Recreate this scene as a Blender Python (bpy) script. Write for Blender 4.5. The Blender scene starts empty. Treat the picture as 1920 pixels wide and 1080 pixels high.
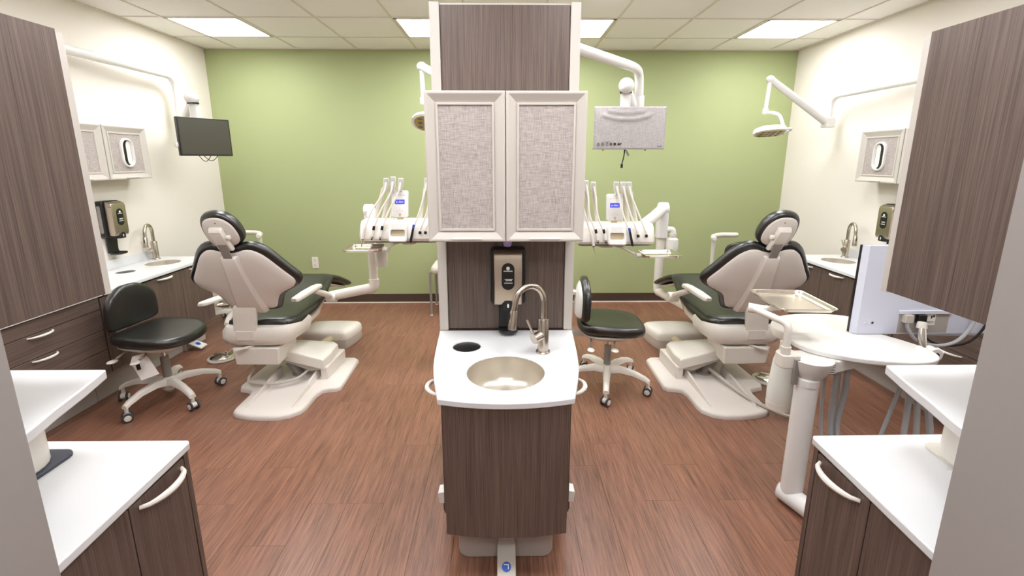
import bpy, bmesh, math, random
from mathutils import Vector, Matrix
random.seed(7)
SC = bpy.context.scene
COL = SC.collection
R = math.radians

# ------------------------------------------------------------------ camera, world, exposure
cd = bpy.data.cameras.new('camera'); cam = bpy.data.objects.new('camera', cd); COL.objects.link(cam)
cam.location = (0, 0, 1.62)
cam.rotation_euler = (R(90 - 12.311), 0, R(-0.7675))
cd.sensor_width = 36; cd.lens = 16.409; cd.shift_y = -50 / 1920; cd.clip_start = 0.02
SC.camera = cam
w = bpy.data.worlds.new('world'); SC.world = w; w.use_nodes = True
w.node_tree.nodes['Background'].inputs[0].default_value = (1, 0.98, 0.95, 1)
w.node_tree.nodes['Background'].inputs[1].default_value = 0.3
SC.view_settings.view_transform = 'Standard'; SC.view_settings.look = 'None'
SC.view_settings.exposure = 1.2; SC.view_settings.gamma = 1.0; SC.view_settings.use_curve_mapping = False
LAMP = 9.2            # strength of the troffer diffusers

# room measures
XL, XR, YB, ZC = -3.11, 3.075, 5.21, 2.735
YJ0, YJ1 = 0.65, 0.80      # wall with the opening the photograph is taken through
YR = -1.6                  # corridor wall behind

# ------------------------------------------------------------------ materials
def lin(c): return tuple(((v/255)/12.92 if v/255 <= .04045 else ((v/255+.055)/1.055)**2.4) for v in c)
def newmat(name):
    m = bpy.data.materials.new(name); m.use_nodes = True
    return m, m.node_tree.nodes, m.node_tree.links, m.node_tree.nodes['Principled BSDF']
def plain(name, rgb, rough=.45, metal=0, bump=0, bscale=200, var=0, coat=0, trans=0, spec=.5, emit=None, estr=0):
    m, N, L, b = newmat(name)
    c = lin(rgb) + (1,)
    b.inputs['Base Color'].default_value = c; b.inputs['Roughness'].default_value = rough
    b.inputs['Metallic'].default_value = metal; b.inputs['Coat Weight'].default_value = coat
    b.inputs['Transmission Weight'].default_value = trans; b.inputs['Specular IOR Level'].default_value = spec
    tc = N.new('ShaderNodeTexCoord')
    if var:
        n = N.new('ShaderNodeTexNoise'); n.inputs['Scale'].default_value = 6; n.inputs['Detail'].default_value = 4
        mx = N.new('ShaderNodeMix'); mx.data_type = 'RGBA'
        L.new(tc.outputs['Object'], n.inputs['Vector']); L.new(n.outputs['Fac'], mx.inputs['Factor'])
        mx.inputs['A'].default_value = tuple(v*(1-var) for v in c[:3]) + (1,)
        mx.inputs['B'].default_value = tuple(min(1, v*(1+var)) for v in c[:3]) + (1,)
        L.new(mx.outputs['Result'], b.inputs['Base Color'])
    if bump:
        n = N.new('ShaderNodeTexNoise'); n.inputs['Scale'].default_value = bscale; n.inputs['Detail'].default_value = 3
        bp = N.new('ShaderNodeBump'); bp.inputs['Strength'].default_value = bump; bp.inputs['Distance'].default_value = .002
        L.new(tc.outputs['Object'], n.inputs['Vector']); L.new(n.outputs['Fac'], bp.inputs['Height']); L.new(bp.outputs['Normal'], b.inputs['Normal'])
    if emit:
        b.inputs['Emission Color'].default_value = lin(emit) + (1,); b.inputs['Emission Strength'].default_value = estr
    return m
def grain(name, dark, light, axis, rough=.4, rnd=0, fine=130, stretch=2.2, spec=.5, bump=.08):
    """wood print: streaks along one axis, two scales of streak; rnd = spread between pieces"""
    m, N, L, b = newmat(name)
    tc = N.new('ShaderNodeTexCoord'); vec = tc.outputs['Object']
    if rnd:
        oi = N.new('ShaderNodeObjectInfo'); ml = N.new('ShaderNodeMath'); ml.operation = 'MULTIPLY'; ml.inputs[1].default_value = 37
        va = N.new('ShaderNodeVectorMath'); va.operation = 'ADD'
        L.new(oi.outputs['Random'], ml.inputs[0]); L.new(vec, va.inputs[0]); L.new(ml.outputs[0], va.inputs[1]); vec = va.outputs[0]
    def streak(s, t, detail, rg):
        mp = N.new('ShaderNodeMapping'); sc = [s, s, s]; sc['xyz'.index(axis)] = t; mp.inputs['Scale'].default_value = sc
        n = N.new('ShaderNodeTexNoise'); n.inputs['Scale'].default_value = 1; n.inputs['Detail'].default_value = detail; n.inputs['Roughness'].default_value = rg
        L.new(vec, mp.inputs['Vector']); L.new(mp.outputs['Vector'], n.inputs['Vector']); return n.outputs['Fac']
    a = streak(fine, stretch, 5, .7); c = streak(fine*.16, stretch*.5, 3, .55)
    mx = N.new('ShaderNodeMath'); mx.operation = 'MULTIPLY_ADD'; mx.inputs[1].default_value = .75
    m2 = N.new('ShaderNodeMath'); m2.operation = 'MULTIPLY'; m2.inputs[1].default_value = .25
    L.new(c, m2.inputs[0]); L.new(a, mx.inputs[0]); L.new(m2.outputs[0], mx.inputs[2])
    cr = N.new('ShaderNodeValToRGB'); cr.color_ramp.elements[0].position = .34; cr.color_ramp.elements[1].position = .66
    cr.color_ramp.elements[0].color = lin(dark) + (1,); cr.color_ramp.elements[1].color = lin(light) + (1,)
    L.new(mx.outputs[0], cr.inputs[0]); col = cr.outputs['Color']
    if rnd:
        mr = N.new('ShaderNodeMapRange'); mr.inputs['To Min'].default_value = 1-rnd; mr.inputs['To Max'].default_value = 1+rnd
        L.new(oi.outputs['Random'], mr.inputs['Value'])
        hs = N.new('ShaderNodeHueSaturation'); L.new(col, hs.inputs['Color']); L.new(mr.outputs['Result'], hs.inputs['Value']); col = hs.outputs['Color']
    L.new(col, b.inputs['Base Color'])
    bp = N.new('ShaderNodeBump'); bp.inputs['Strength'].default_value = bump; bp.inputs['Distance'].default_value = .001
    L.new(a, bp.inputs['Height']); L.new(bp.outputs['Normal'], b.inputs['Normal'])
    b.inputs['Roughness'].default_value = rough; b.inputs['Specular IOR Level'].default_value = spec
    return m
def weave(name, dark, light, s=330):
    m, N, L, b = newmat(name)
    tc = N.new('ShaderNodeTexCoord'); outs = []
    for sc in ((s, s, s*.08), (s*.08, s*.08, s)):
        mp = N.new('ShaderNodeMapping'); mp.inputs['Scale'].default_value = sc
        n = N.new('ShaderNodeTexNoise'); n.inputs['Scale'].default_value = 1; n.inputs['Detail'].default_value = 3
        L.new(tc.outputs['Object'], mp.inputs['Vector']); L.new(mp.outputs['Vector'], n.inputs['Vector']); outs.append(n.outputs['Fac'])
    ad = N.new('ShaderNodeMath'); ad.operation = 'ADD'; L.new(outs[0], ad.inputs[0]); L.new(outs[1], ad.inputs[1])
    cr = N.new('ShaderNodeValToRGB'); cr.color_ramp.elements[0].position = .36; cr.color_ramp.elements[1].position = .62
    hf = N.new('ShaderNodeMath'); hf.operation = 'MULTIPLY'; hf.inputs[1].default_value = .5; L.new(ad.outputs[0], hf.inputs[0])
    cr.color_ramp.elements[0].color = lin(dark) + (1,); cr.color_ramp.elements[1].color = lin(light) + (1,)
    L.new(hf.outputs[0], cr.inputs[0]); L.new(cr.outputs['Color'], b.inputs['Base Color']); b.inputs['Roughness'].default_value = .85
    bp = N.new('ShaderNodeBump'); bp.inputs['Strength'].default_value = .25; bp.inputs['Distance'].default_value = .001
    L.new(hf.outputs[0], bp.inputs['Height']); L.new(bp.outputs['Normal'], b.inputs['Normal'])
    return m
def brushed(name, rgb, rough, axis='z', amt=.12):
    m, N, L, b = newmat(name)
    b.inputs['Metallic'].default_value = 1; b.inputs['Base Color'].default_value = lin(rgb) + (1,)
    tc = N.new('ShaderNodeTexCoord'); mp = N.new('ShaderNodeMapping'); sc = [400, 400, 400]; sc['xyz'.index(axis)] = 6; mp.inputs['Scale'].default_value = sc
    n = N.new('ShaderNodeTexNoise'); n.inputs['Scale'].default_value = 1
    mr = N.new('ShaderNodeMapRange'); mr.inputs['To Min'].default_value = rough-amt*.5; mr.inputs['To Max'].default_value = rough+amt
    L.new(tc.outputs['Object'], mp.inputs['Vector']); L.new(mp.outputs['Vector'], n.inputs['Vector']); L.new(n.outputs['Fac'], mr.inputs['Value']); L.new(mr.outputs['Result'], b.inputs['Roughness'])
    return m
M = dict(
    wall=plain('wall_paint', (236, 229, 219), .75, bump=.06, bscale=350),
    green=plain('green_paint', (164, 173, 124), .7, bump=.06, bscale=350),
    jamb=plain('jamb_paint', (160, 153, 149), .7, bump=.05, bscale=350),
    tile=plain('ceiling_tile', (249, 246, 242), .9, bump=.35, bscale=260, var=.02),
    grid=plain('ceiling_grid', (226, 219, 208), .5),
    slab=plain('sub_floor', (92, 56, 42), .9, var=.1),
    plank=grain('floor_plank', (94, 63, 50), (160, 112, 89), 'y', .36, rnd=.05, fine=150, stretch=5, bump=.12),
    wood=grain('dark_laminate', (70, 57, 51), (124, 105, 95), 'z', .38, fine=300, stretch=3),
    woodh=grain('dark_laminate_level', (70, 57, 51), (124, 105, 95), 'y', .38, fine=300, stretch=3),
    base=plain('brown_baseboard', (72, 56, 46), .5, var=.06),
    strip=plain('white_strip', (232, 224, 210), .5),
    solid=plain('white_solid_surface', (226, 226, 227), .28, var=.012),
    frame=plain('satin_beige_frame', (202, 195, 186), .38, var=.01),
    trimw=plain('pale_aluminium_trim', (204, 198, 189), .38),
    kick=plain('grey_toe_kick', (172, 164, 156), .4),
    fabric=weave('woven_panel', (150, 140, 135), (194, 184, 178)),
    cream=plain('cream_plastic', (230, 224, 214), .32, var=.01),
    shell=plain('chair_shell', (226, 218, 210), .38, var=.015),
    white=plain('white_enamel', (234, 232, 228), .26),
    greyp=plain('grey_plastic', (146, 140, 134), .4),
    casting=plain('grey_casting', (196, 188, 178), .4),
    vinyl=plain('black_vinyl', (30, 29, 27), .3, bump=.10, bscale=500, spec=.9),
    black=plain('black_plastic', (20, 20, 20), .35),
    rubber=plain('dark_rubber', (66, 68, 72), .6),
    chrome=plain('chrome', (226, 222, 216), .1, metal=1),
    nickel=brushed('brushed_nickel', (196, 186, 174), .22),
    steel=plain('sink_steel', (214, 206, 192), .32, metal=.75, var=.05),
    coverst=brushed('dispenser_steel', (186, 174, 160), .32, 'x'),
    tray=brushed('tray_steel', (222, 214, 200), .2, 'x', .06),
    screen=plain('dark_screen', (62, 60, 46), .3, spec=.6),
    foam=weave('foam_sheet', (156, 150, 148), (184, 178, 176), 260),
    monback=plain('pale_monitor_back', (214, 216, 230), .4),
    bottle=plain('milky_bottle', (234, 234, 226), .25),
    hose=plain('grey_hose', (176, 178, 180), .45),
    blue=plain('blue_print', (28, 84, 190), .4),
    lcd=plain('blue_display', (50, 62, 190), .3, emit=(60, 70, 210), estr=.25),
    ink=plain('black_ink', (26, 26, 26), .6),
    whiteink=plain('white_ink', (240, 240, 240), .6),
    paper=plain('white_paper', (236, 232, 226), .7),
    purple=plain('purple_plastic', (176, 146, 206), .4, trans=.2),
    tan=plain('tan_tube', (190, 174, 140), .4),
    print=plain('patterned_seat', (214, 204, 190), .8, var=.25),
    mat=plain('slate_mat', (62, 66, 78), .5),
    lens=plain('amber_lens', (176, 160, 96), .15, spec=.8),
    lamp=plain('lamp_diffuser', (255, 250, 240), .5, emit=(246, 248, 252), estr=LAMP),
    mark=plain('outlet_slots', (120, 112, 100), .5),
)

# ------------------------------------------------------------------ mesh kit
class MB:
    def __init__(s): s.v = []; s.f = []
    def add(s, vs, fs):
        o = len(s.v); s.v += [tuple(map(float, p)) for p in vs]; s.f += [[i+o for i in f] for f in fs]; return s
    def box(s, x0, x1, y0, y1, z0, z1):
        x0, x1 = sorted((x0, x1)); y0, y1 = sorted((y0, y1)); z0, z1 = sorted((z0, z1))
        return s.add([(x0,y0,z0),(x1,y0,z0),(x1,y1,z0),(x0,y1,z0),(x0,y0,z1),(x1,y0,z1),(x1,y1,z1),(x0,y1,z1)],
                     [(0,3,2,1),(4,5,6,7),(0,1,5,4),(1,2,6,5),(2,3,7,6),(3,0,4,7)])
    def rings(s, rs, caps=True, closed=False):
        n = len(rs[0]); vs = [p for r in rs for p in r]; fs = []
        k = len(rs)
        for i in range(k if closed else k-1):
            a = i*n; b = ((i+1) % k)*n
            for j in range(n): fs.append((a+j, a+(j+1) % n, b+(j+1) % n, b+j))
        if caps and not closed: fs += [tuple(range(n))[::-1], tuple(range((k-1)*n, k*n))]
        return s.add(vs, fs)
    def prism(s, pts, a, b, ax='z'):
        f = dict(z=lambda p, h: (p[0], p[1], h), y=lambda p, h: (p[0], h, p[1]), x=lambda p, h: (h, p[0], p[1]))[ax]
        return s.rings([[f(p, a) for p in pts], [f(p, b) for p in pts]])
    def tube(s, path, r, n=10, closed=False):
        P = [Vector(p) for p in path]; k = len(P)
        rad = r if isinstance(r, (list, tuple)) else [r]*k
        rs = []; up = None
        for i in range(k):
            if closed: t = (P[(i+1) % k]-P[i-1])
            else: t = (P[min(i+1, k-1)]-P[max(i-1, 0)])
            t.normalize()
            if up is None:
                up = Vector((0, 0, 1)) if abs(t.z) < .9 else Vector((1, 0, 0))
            x = up.cross(t).normalized(); up = t.cross(x).normalized()
            rs.append([P[i] + (x*math.cos(6.28319*j/n) + up*math.sin(6.28319*j/n))*rad[i] for j in range(n)])
        return s.rings(rs, True, closed)
    def cyl(s, a, b, r, r2=None, n=18): return s.tube([a, b], [r, r if r2 is None else r2], n)
    def lathe(s, prof, o=(0, 0, 0), ax=(0, 0, 1), n=24):
        t = Vector(ax).normalized(); up = Vector((0, 0, 1)) if abs(t.z) < .9 else Vector((1, 0, 0))
        x = up.cross(t).normalized(); y = t.cross(x); o = Vector(o)
        return s.rings([[o + t*h + (x*math.cos(6.28319*j/n) + y*math.sin(6.28319*j/n))*max(r, .0004) for j in range(n)] for r, h in prof])
    def ell(s, c, r, n=16, k=9):
        rs = []
        for i in range(k):
            a = -math.pi/2 + math.pi*(i+.001)/(k-1+.002)
            rs.append([(c[0]+r[0]*math.cos(a)*math.cos(6.28319*j/n), c[1]+r[1]*math.cos(a)*math.sin(6.28319*j/n), c[2]+r[2]*math.sin(a)) for j in range(n)])
        return s.rings(rs)
    def xf(s, m):
        s.v = [tuple(m @ Vector(p)) for p in s.v]; return s
    def map(s, fn): s.v = [tuple(fn(*p)) for p in s.v]; return s

def rrect(x0, x1, y0, y1, r, n=4):
    out = []
    for cx, cy, a in ((x1-r, y1-r, 0), (x0+r, y1-r, 90), (x0+r, y0+r, 180), (x1-r, y0+r, 270)):
        for i in range(n+1):
            t = R(a+90*i/n); out.append((cx+r*math.cos(t), cy+r*math.sin(t)))
    return out
def spl(pts, k=5, closed=False):
    P = [Vector(p) for p in pts]; n = len(P); out = []
    for i in range(n if closed else n-1):
        if closed: a, b, c, d = P[i-1], P[i], P[(i+1) % n], P[(i+2) % n]
        else: a, b, c, d = P[max(i-1, 0)], P[i], P[i+1], P[min(i+2, n-1)]
        for j in range(k):
            t = j/k
            out.append(.5*((2*b)+(c-a)*t+(2*a-5*b+4*c-d)*t*t+(3*b-a-3*c+d)*t**3))
    if not closed: out.append(P[-1])
    return [tuple(p) for p in out]
def bend(pts, r=.06, k=5):
    """polyline with rounded corners"""
    P = [Vector(p) for p in pts]; out = [P[0]]
    for i in range(1, len(P)-1):
        a = (P[i-1]-P[i]); b = (P[i+1]-P[i]); q = min(r, a.length*.49, b.length*.49)
        A = P[i]+a.normalized()*q; B = P[i]+b.normalized()*q
        for j in range(k+1):
            t = j/k; out.append(A*(1-t)**2 + P[i]*2*t*(1-t) + B*t*t)
    out.append(P[-1]); return [tuple(p) for p in out]

def mesh_of(mb, name, mat, loc=(0, 0, 0), tf=None, smooth=True, ang=38):
    vs = [tf(*p) for p in mb.v] if tf else mb.v
    me = bpy.data.meshes.new(name)
    me.from_pydata([(p[0]-loc[0], p[1]-loc[1], p[2]-loc[2]) for p in vs], [], mb.f)
    bm = bmesh.new(); bm.from_mesh(me); bmesh.ops.recalc_face_normals(bm, faces=bm.faces); bm.to_mesh(me); bm.free()
    me.materials.append(M[mat])
    if smooth:
        me.polygons.foreach_set('use_smooth', [True]*len(me.polygons)); me.set_sharp_from_angle(angle=R(ang))
    return me
def link(name, data, parent=None, bev=0, seg=2):
    o = bpy.data.objects.new(name, data); COL.objects.link(o)
    if parent: o.parent = parent
    if bev:
        m = o.modifiers.new('bevel', 'BEVEL'); m.width = bev; m.segments = seg; m.limit_method = 'ANGLE'; m.angle_limit = R(40)
    return o
def tag(o, label=None, cat=None, group=None, kind=None):
    for k, v in (('label', label), ('category', cat), ('group', group), ('kind', kind)):
        if v: o[k] = v
    return o
class Thing:
    """an Empty at the base; parts are given in room coordinates (or local when loc is None)"""
    def __init__(s, name, label, cat, loc=(0, 0, 0), group=None, tf=None, kind=None, rz=0):
        s.tf = tf; s.loc = tf(*loc) if tf else tuple(loc)
        s.o = link(name, None); s.o.location = s.loc; s.o.empty_display_size = .05; s.o.rotation_euler.z = rz
        tag(s.o, label, cat, group, kind); s.sub = (0, 0, 0) if rz else s.loc
    def part(s, name, mb, mat, parent=None, bev=0, seg=2, label=None, smooth=True, ang=38):
        o = link(name, mesh_of(mb, name, mat, s.sub, s.tf, smooth, ang), parent or s.o, bev, seg)
        if label: o['label'] = label
        return o
def single(name, label, cat, mb, mat, loc, group=None, tf=None, bev=0, seg=2, kind=None):
    l = tf(*loc) if tf else loc
    o = link(name, mesh_of(mb, name, mat, l, tf), None, bev, seg); o.location = l
    return tag(o, label, cat, group, kind)
def struct(name, mb, mat, bev=0, smooth=False):
    o = link(name, mesh_of(mb, name, mat, (0, 0, 0), None, smooth), None, bev); o['kind'] = 'structure'; return o
def piece(name, mb, mat, parent, bev=0, loc=(0, 0, 0)):
    o = link(name, mesh_of(mb, name, mat, loc), parent, bev); o.location = loc; return o
def cut(o, cutters):
    for mb in cutters:
        c = link('cutter', mesh_of(mb, 'cutter', 'white', (0, 0, 0)))
        c.location = (0, 0, 0)
        m = o.modifiers.new('cut', 'BOOLEAN'); m.object = c; m.operation = 'DIFFERENCE'; m.solver = 'EXACT'
        bpy.context.view_layer.update()
        dg = bpy.context.evaluated_depsgraph_get()
        me = bpy.data.meshes.new_from_object(o.evaluated_get(dg)); o.modifiers.remove(m); o.data = me
        bpy.data.objects.remove(c)
    me = o.data; me.polygons.foreach_set('use_smooth', [True]*len(me.polygons)); me.set_sharp_from_angle(angle=R(30))
def clone(root, loc, rz, label, group=None):
    r = root.copy(); COL.objects.link(r); r.location = loc; r.rotation_euler.z = rz; r['label'] = label
    if group: r['group'] = group
    for ch in list(root.children):
        c = ch.copy(); COL.objects.link(c); c.parent = r
        for g in list(ch.children):
            d = g.copy(); COL.objects.link(d); d.parent = c
    return r
ID = lambda x, y, z: (x, y, z)

# ------------------------------------------------------------------ room shell
floor = struct('floor', MB().box(XL-.1, XR+.1, YR-.1, YB+.1, -.12, -.0045), 'slab')
PW, PL = .18, 1.22
cache = {}
nx = int((XR-XL)/PW)+1
for i in range(nx):
    x0 = XL+i*PW; x1 = min(x0+PW, XR)
    if x1-x0 < .02: continue
    y = YR - random.choice((.1, .35, .6, .85, 1.05))
    while y < YB:
        a, b = max(y, YR), min(y+PL, YB)
        if b-a > .03:
            key = (round(x1-x0, 3), round(b-a, 3))
            if key not in cache:
                g = .0002; wd, ln = key
                mb = MB().rings([[(g, g, -.006), (wd-g, g, -.006), (wd-g, ln-g, -.006), (g, ln-g, -.006)],
                                 [(g, g, -.0008), (wd-g, g, -.0008), (wd-g, ln-g, -.0008), (g, ln-g, -.0008)],
                                 [(g+.0007, g+.0007, 0), (wd-g-.0007, g+.0007, 0), (wd-g-.0007, ln-g-.0007, 0), (g+.0007, ln-g-.0007, 0)]])
                cache[key] = mesh_of(mb, 'plank', 'plank', smooth=False)
            o = link('plank', cache[key], floor); o.location = (x0, a, 0)
        y += PL
ceiling = struct('ceiling', MB().box(XL-.1, XR+.1, YR-.1, YB+.1, ZC+.03, ZC+.12), 'tile')
cols = [XL] + [-.307+.6137*k for k in range(-4, 6)] + [XR]
rows = [YB, 4.735] + [4.735-.625*k for k in range(1, 11)] + [YR]
lights = {(1, 1), (4, 1), (6, 1), (9, 1), (2, 3), (4, 3), (6, 3), (8, 3), (2, 6), (4, 6), (6, 6), (8, 6), (4, 9), (6, 9)}  # only the row by the back wall is in view; others added to spread light
lights_spots = []
tcache = {}
for i in range(len(cols)-1):
    for j in range(len(rows)-1):
        x0, x1, y1, y0 = cols[i], cols[i+1], rows[j], rows[j+1]
        if (i, j) in lights: lights_spots.append((x0, x1, y0, y1)); continue
        key = (round(x1-x0, 3), round(y1-y0, 3))
        if key not in tcache:
            a, b = key; g = .003
            tcache[key] = mesh_of(MB().box(g, a-g, g, b-g, ZC+.006, ZC+.03), 'ceiling_tile', 'tile', smooth=False)
        o = link('ceiling_tile', tcache[key], ceiling); o.location = (x0, y0, 0)
for x in cols[1:-1]: piece('grid_bar', MB().box(x-.008, x+.008, YR, YB, ZC, ZC+.008), 'grid', ceiling)
for y in rows[1:-1]: piece('grid_bar', MB().box(XL, XR, y-.008, y+.008, ZC+.0005, ZC+.0075), 'grid', ceiling)
piece('wall_angle', MB().box(XL, XL+.02, YR, YB, ZC-.002, ZC+.01).box(XR-.02, XR, YR, YB, ZC-.002, ZC+.01).box(XL, XR, YB-.02, YB, ZC-.002, ZC+.01), 'grid', ceiling)
struct('wall_back', MB().box(XL-.1, XR+.1, YB, YB+.1, -.1, ZC+.1), 'green')
struct('wall_left', MB().box(XL-.1, XL, YR, YB, -.1, ZC+.1), 'wall')
struct('wall_right', MB().box(XR, XR+.1, YR, YB, -.1, ZC+.1), 'wall')
struct('wall_rear', MB().box(XL-.1, XR+.1, YR-.1, YR, -.1, ZC+.1), 'wall')
JL, JR = -.903, .880
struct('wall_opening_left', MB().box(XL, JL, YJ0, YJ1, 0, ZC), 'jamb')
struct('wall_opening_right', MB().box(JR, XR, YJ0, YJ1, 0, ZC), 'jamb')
struct('baseboard_back', MB().box(XL, XR, YB-.014, YB, .010, .105), 'base', .003)
struct('gap_reflection', MB().box(XL, XR, YB-.022, YB, 0, .0105), 'strip')  # light reflected at the caulk gap, put in as a pale strip

lab = ['recessed square ceiling light above the black wall monitor', 'recessed square ceiling light above the green wall, beside the centre tower on the black-screen side',
       'recessed square ceiling light beside the centre tower above the foam-wrapped monitor', 'recessed square ceiling light above the folding lamp arm',
       'added unseen square ceiling light over the tagged stool', 'added unseen square ceiling light over the delivery unit near the tagged stool', 'added unseen square ceiling light over the stool without a tag', 'added unseen square ceiling light over the steel tray cart',
       'added unseen square ceiling light over the slate mat counter', 'added unseen square ceiling light inside the opening, on the slate mat side', 'added unseen square ceiling light inside the opening, on the cart side', 'added unseen square ceiling light over the counter next to the cart',
       'added unseen square corridor light outside the opening, on the slate mat side', 'added unseen square corridor light outside the opening, on the cart side']
for k, (x0, x1, y0, y1) in enumerate(sorted(lights_spots, key=lambda q: (-round(q[2], 1), q[0]))):
    t = Thing('ceiling_light', lab[k], 'ceiling light', ((x0+x1)/2, (y0+y1)/2, ZC), 'square lights in the ceiling grid')
    cx, cy, _ = t.loc; a, b = (x1-x0)/2-.012, (y1-y0)/2-.012
    f = MB()
    for q in ((-a, a, -b, -b+.022), (-a, a, b-.022, b), (-a, -a+.022, -b, b), (a-.022, a, -b, b)): f.box(cx+q[0], cx+q[1], cy+q[2], cy+q[3], ZC-.001, ZC+.028)
    t.part('light_frame', f, 'strip')
    t.part('diffuser', MB().box(cx-a+.02, cx+a-.02, cy-b+.02, cy+b-.02, ZC+.006, ZC+.02), 'lamp', smooth=False)

# wall outlet
t = Thing('wall_outlet', 'cream double power outlet on the green wall', 'outlet', (-2.165, YB, .474))
t.part('cover_plate', MB().prism(rrect(-2.2, -2.13, .408, .54, .008), YB-.007, YB, 'y'), 'cream', bev=.002)
for dz in (.03, -.03):
    s_ = t.part('socket', MB().prism(rrect(-2.182, -2.148, .474+dz-.018, .474+dz+.018, .01), YB-.010, YB-.006, 'y'), 'strip')
    t.part('slots', MB().box(-2.173, -2.170, YB-.0112, YB-.009, .472+dz, .486+dz).box(-2.160, -2.157, YB-.0112, YB-.009, .472+dz, .486+dz).cyl((-2.165, YB-.0112, .464+dz), (-2.165, YB-.009, .464+dz), .004, n=8), 'mark', s_)

# ------------------------------------------------------------------ shared builders
def bow_handle(a, b, out, th=.007, drop=0):
    """bow pull between two points, bulging by vector out"""
    A, B, O = Vector(a), Vector(b), Vector(out); pts = []
    for i in range(13):
        u = i/12; h = math.sin(math.pi*u)**.55; pts.append(A*(1-u)+B*u+O*h+Vector((0, 0, -drop*math.sin(math.pi*u))))
    return MB().tube(pts, [th*(.75+.5*math.sin(math.pi*i/12)) for i in range(13)], 8)
def lift_faucet(name, label, base, d, group, big=1.0):
    """pull-down gooseneck faucet; d = unit direction of the spout"""
    x, y, z = base; dx, dy = d; px_, py_ = -dy, dx
    t = Thing(name, label, 'faucet', base, group)
    k = big
    t.part('base_ring', MB().lathe([(.032*k, 0), (.033*k, .004), (.030*k, .009), (.026*k, .010)], base), 'nickel')
    t.part('faucet_body', MB().lathe([(.0245*k, .009), (.0245*k, .155*k), (.022*k, .160*k), (.018*k, .160*k)], base), 'nickel')
    pts = [(x, y, z+.15*k), (x, y, z+.235*k)]
    for i in range(1, 10):
        a = math.pi*i/9; r = .068*k; pts.append((x+dx*r*(1-math.cos(a)), y+dy*r*(1-math.cos(a)), z+.235*k+.078*k*math.sin(a)))
    e = pts[-1]; pts.append((e[0]+dx*.004, e[1]+dy*.004, e[2]-.02*k))
    t.part('gooseneck', MB().tube(spl(pts, 2), .0135*k, 12), 'nickel')
    e = pts[-1]
    h = t.part('spray_head', MB().lathe([(.0145*k, 0), (.0165*k, .006), (.0185*k, .085*k), (.015*k, .088*k)], e, (dx*.12, dy*.12, -1)), 'nickel')
    c = (e[0]+dx*.02, e[1]+dy*.02, e[2]-.03*k)
    t.part('spray_button', MB().ell(c, (.006, .006, .018*k), 8, 5), 'black', h)
    s = (x-px_*.0*k-.018*k, y-.028*k, z+.085*k)
    hub = t.part('lever_hub', MB().cyl((x, y, z+.085*k), (x-.045*k, y-.034*k, z+.075*k), .022*k, .024*k, 14), 'nickel')
    t.part('lever', MB().cyl((x-.040*k, y-.030*k, z+.085*k), (x-.075*k, y-.034*k, z+.165*k), .006*k, .0045*k, 10), 'nickel', hub)
    return t
def bowl(name, label, c, r, depth, group):
    prof = [(r+.004, -.001), (r+.004, -.006), (r, -.004), (r-.004, -.03), (r-.010, -depth*.75), (r-.035, -depth), (.026, -depth-.006), (.0, -depth-.006)]
    t = Thing(name, label, 'sink', (c[0], c[1], c[2]), group)
    t.part('basin', MB().rings([[(c[0]+q*math.cos(6.28319*j/36), c[1]+q*math.sin(6.28319*j/36), c[2]+h) for j in range(36)] for q, h in [(max(a, .001), b) for a, b in prof]], caps=False), 'steel', ang=60)
    t.part('drain', MB().lathe([(.001, .0), (.014, .001), (.022, .003), (.024, .001), (.024, -.003)], (c[0], c[1], c[2]-depth-.003)), 'chrome')
    return t
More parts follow.
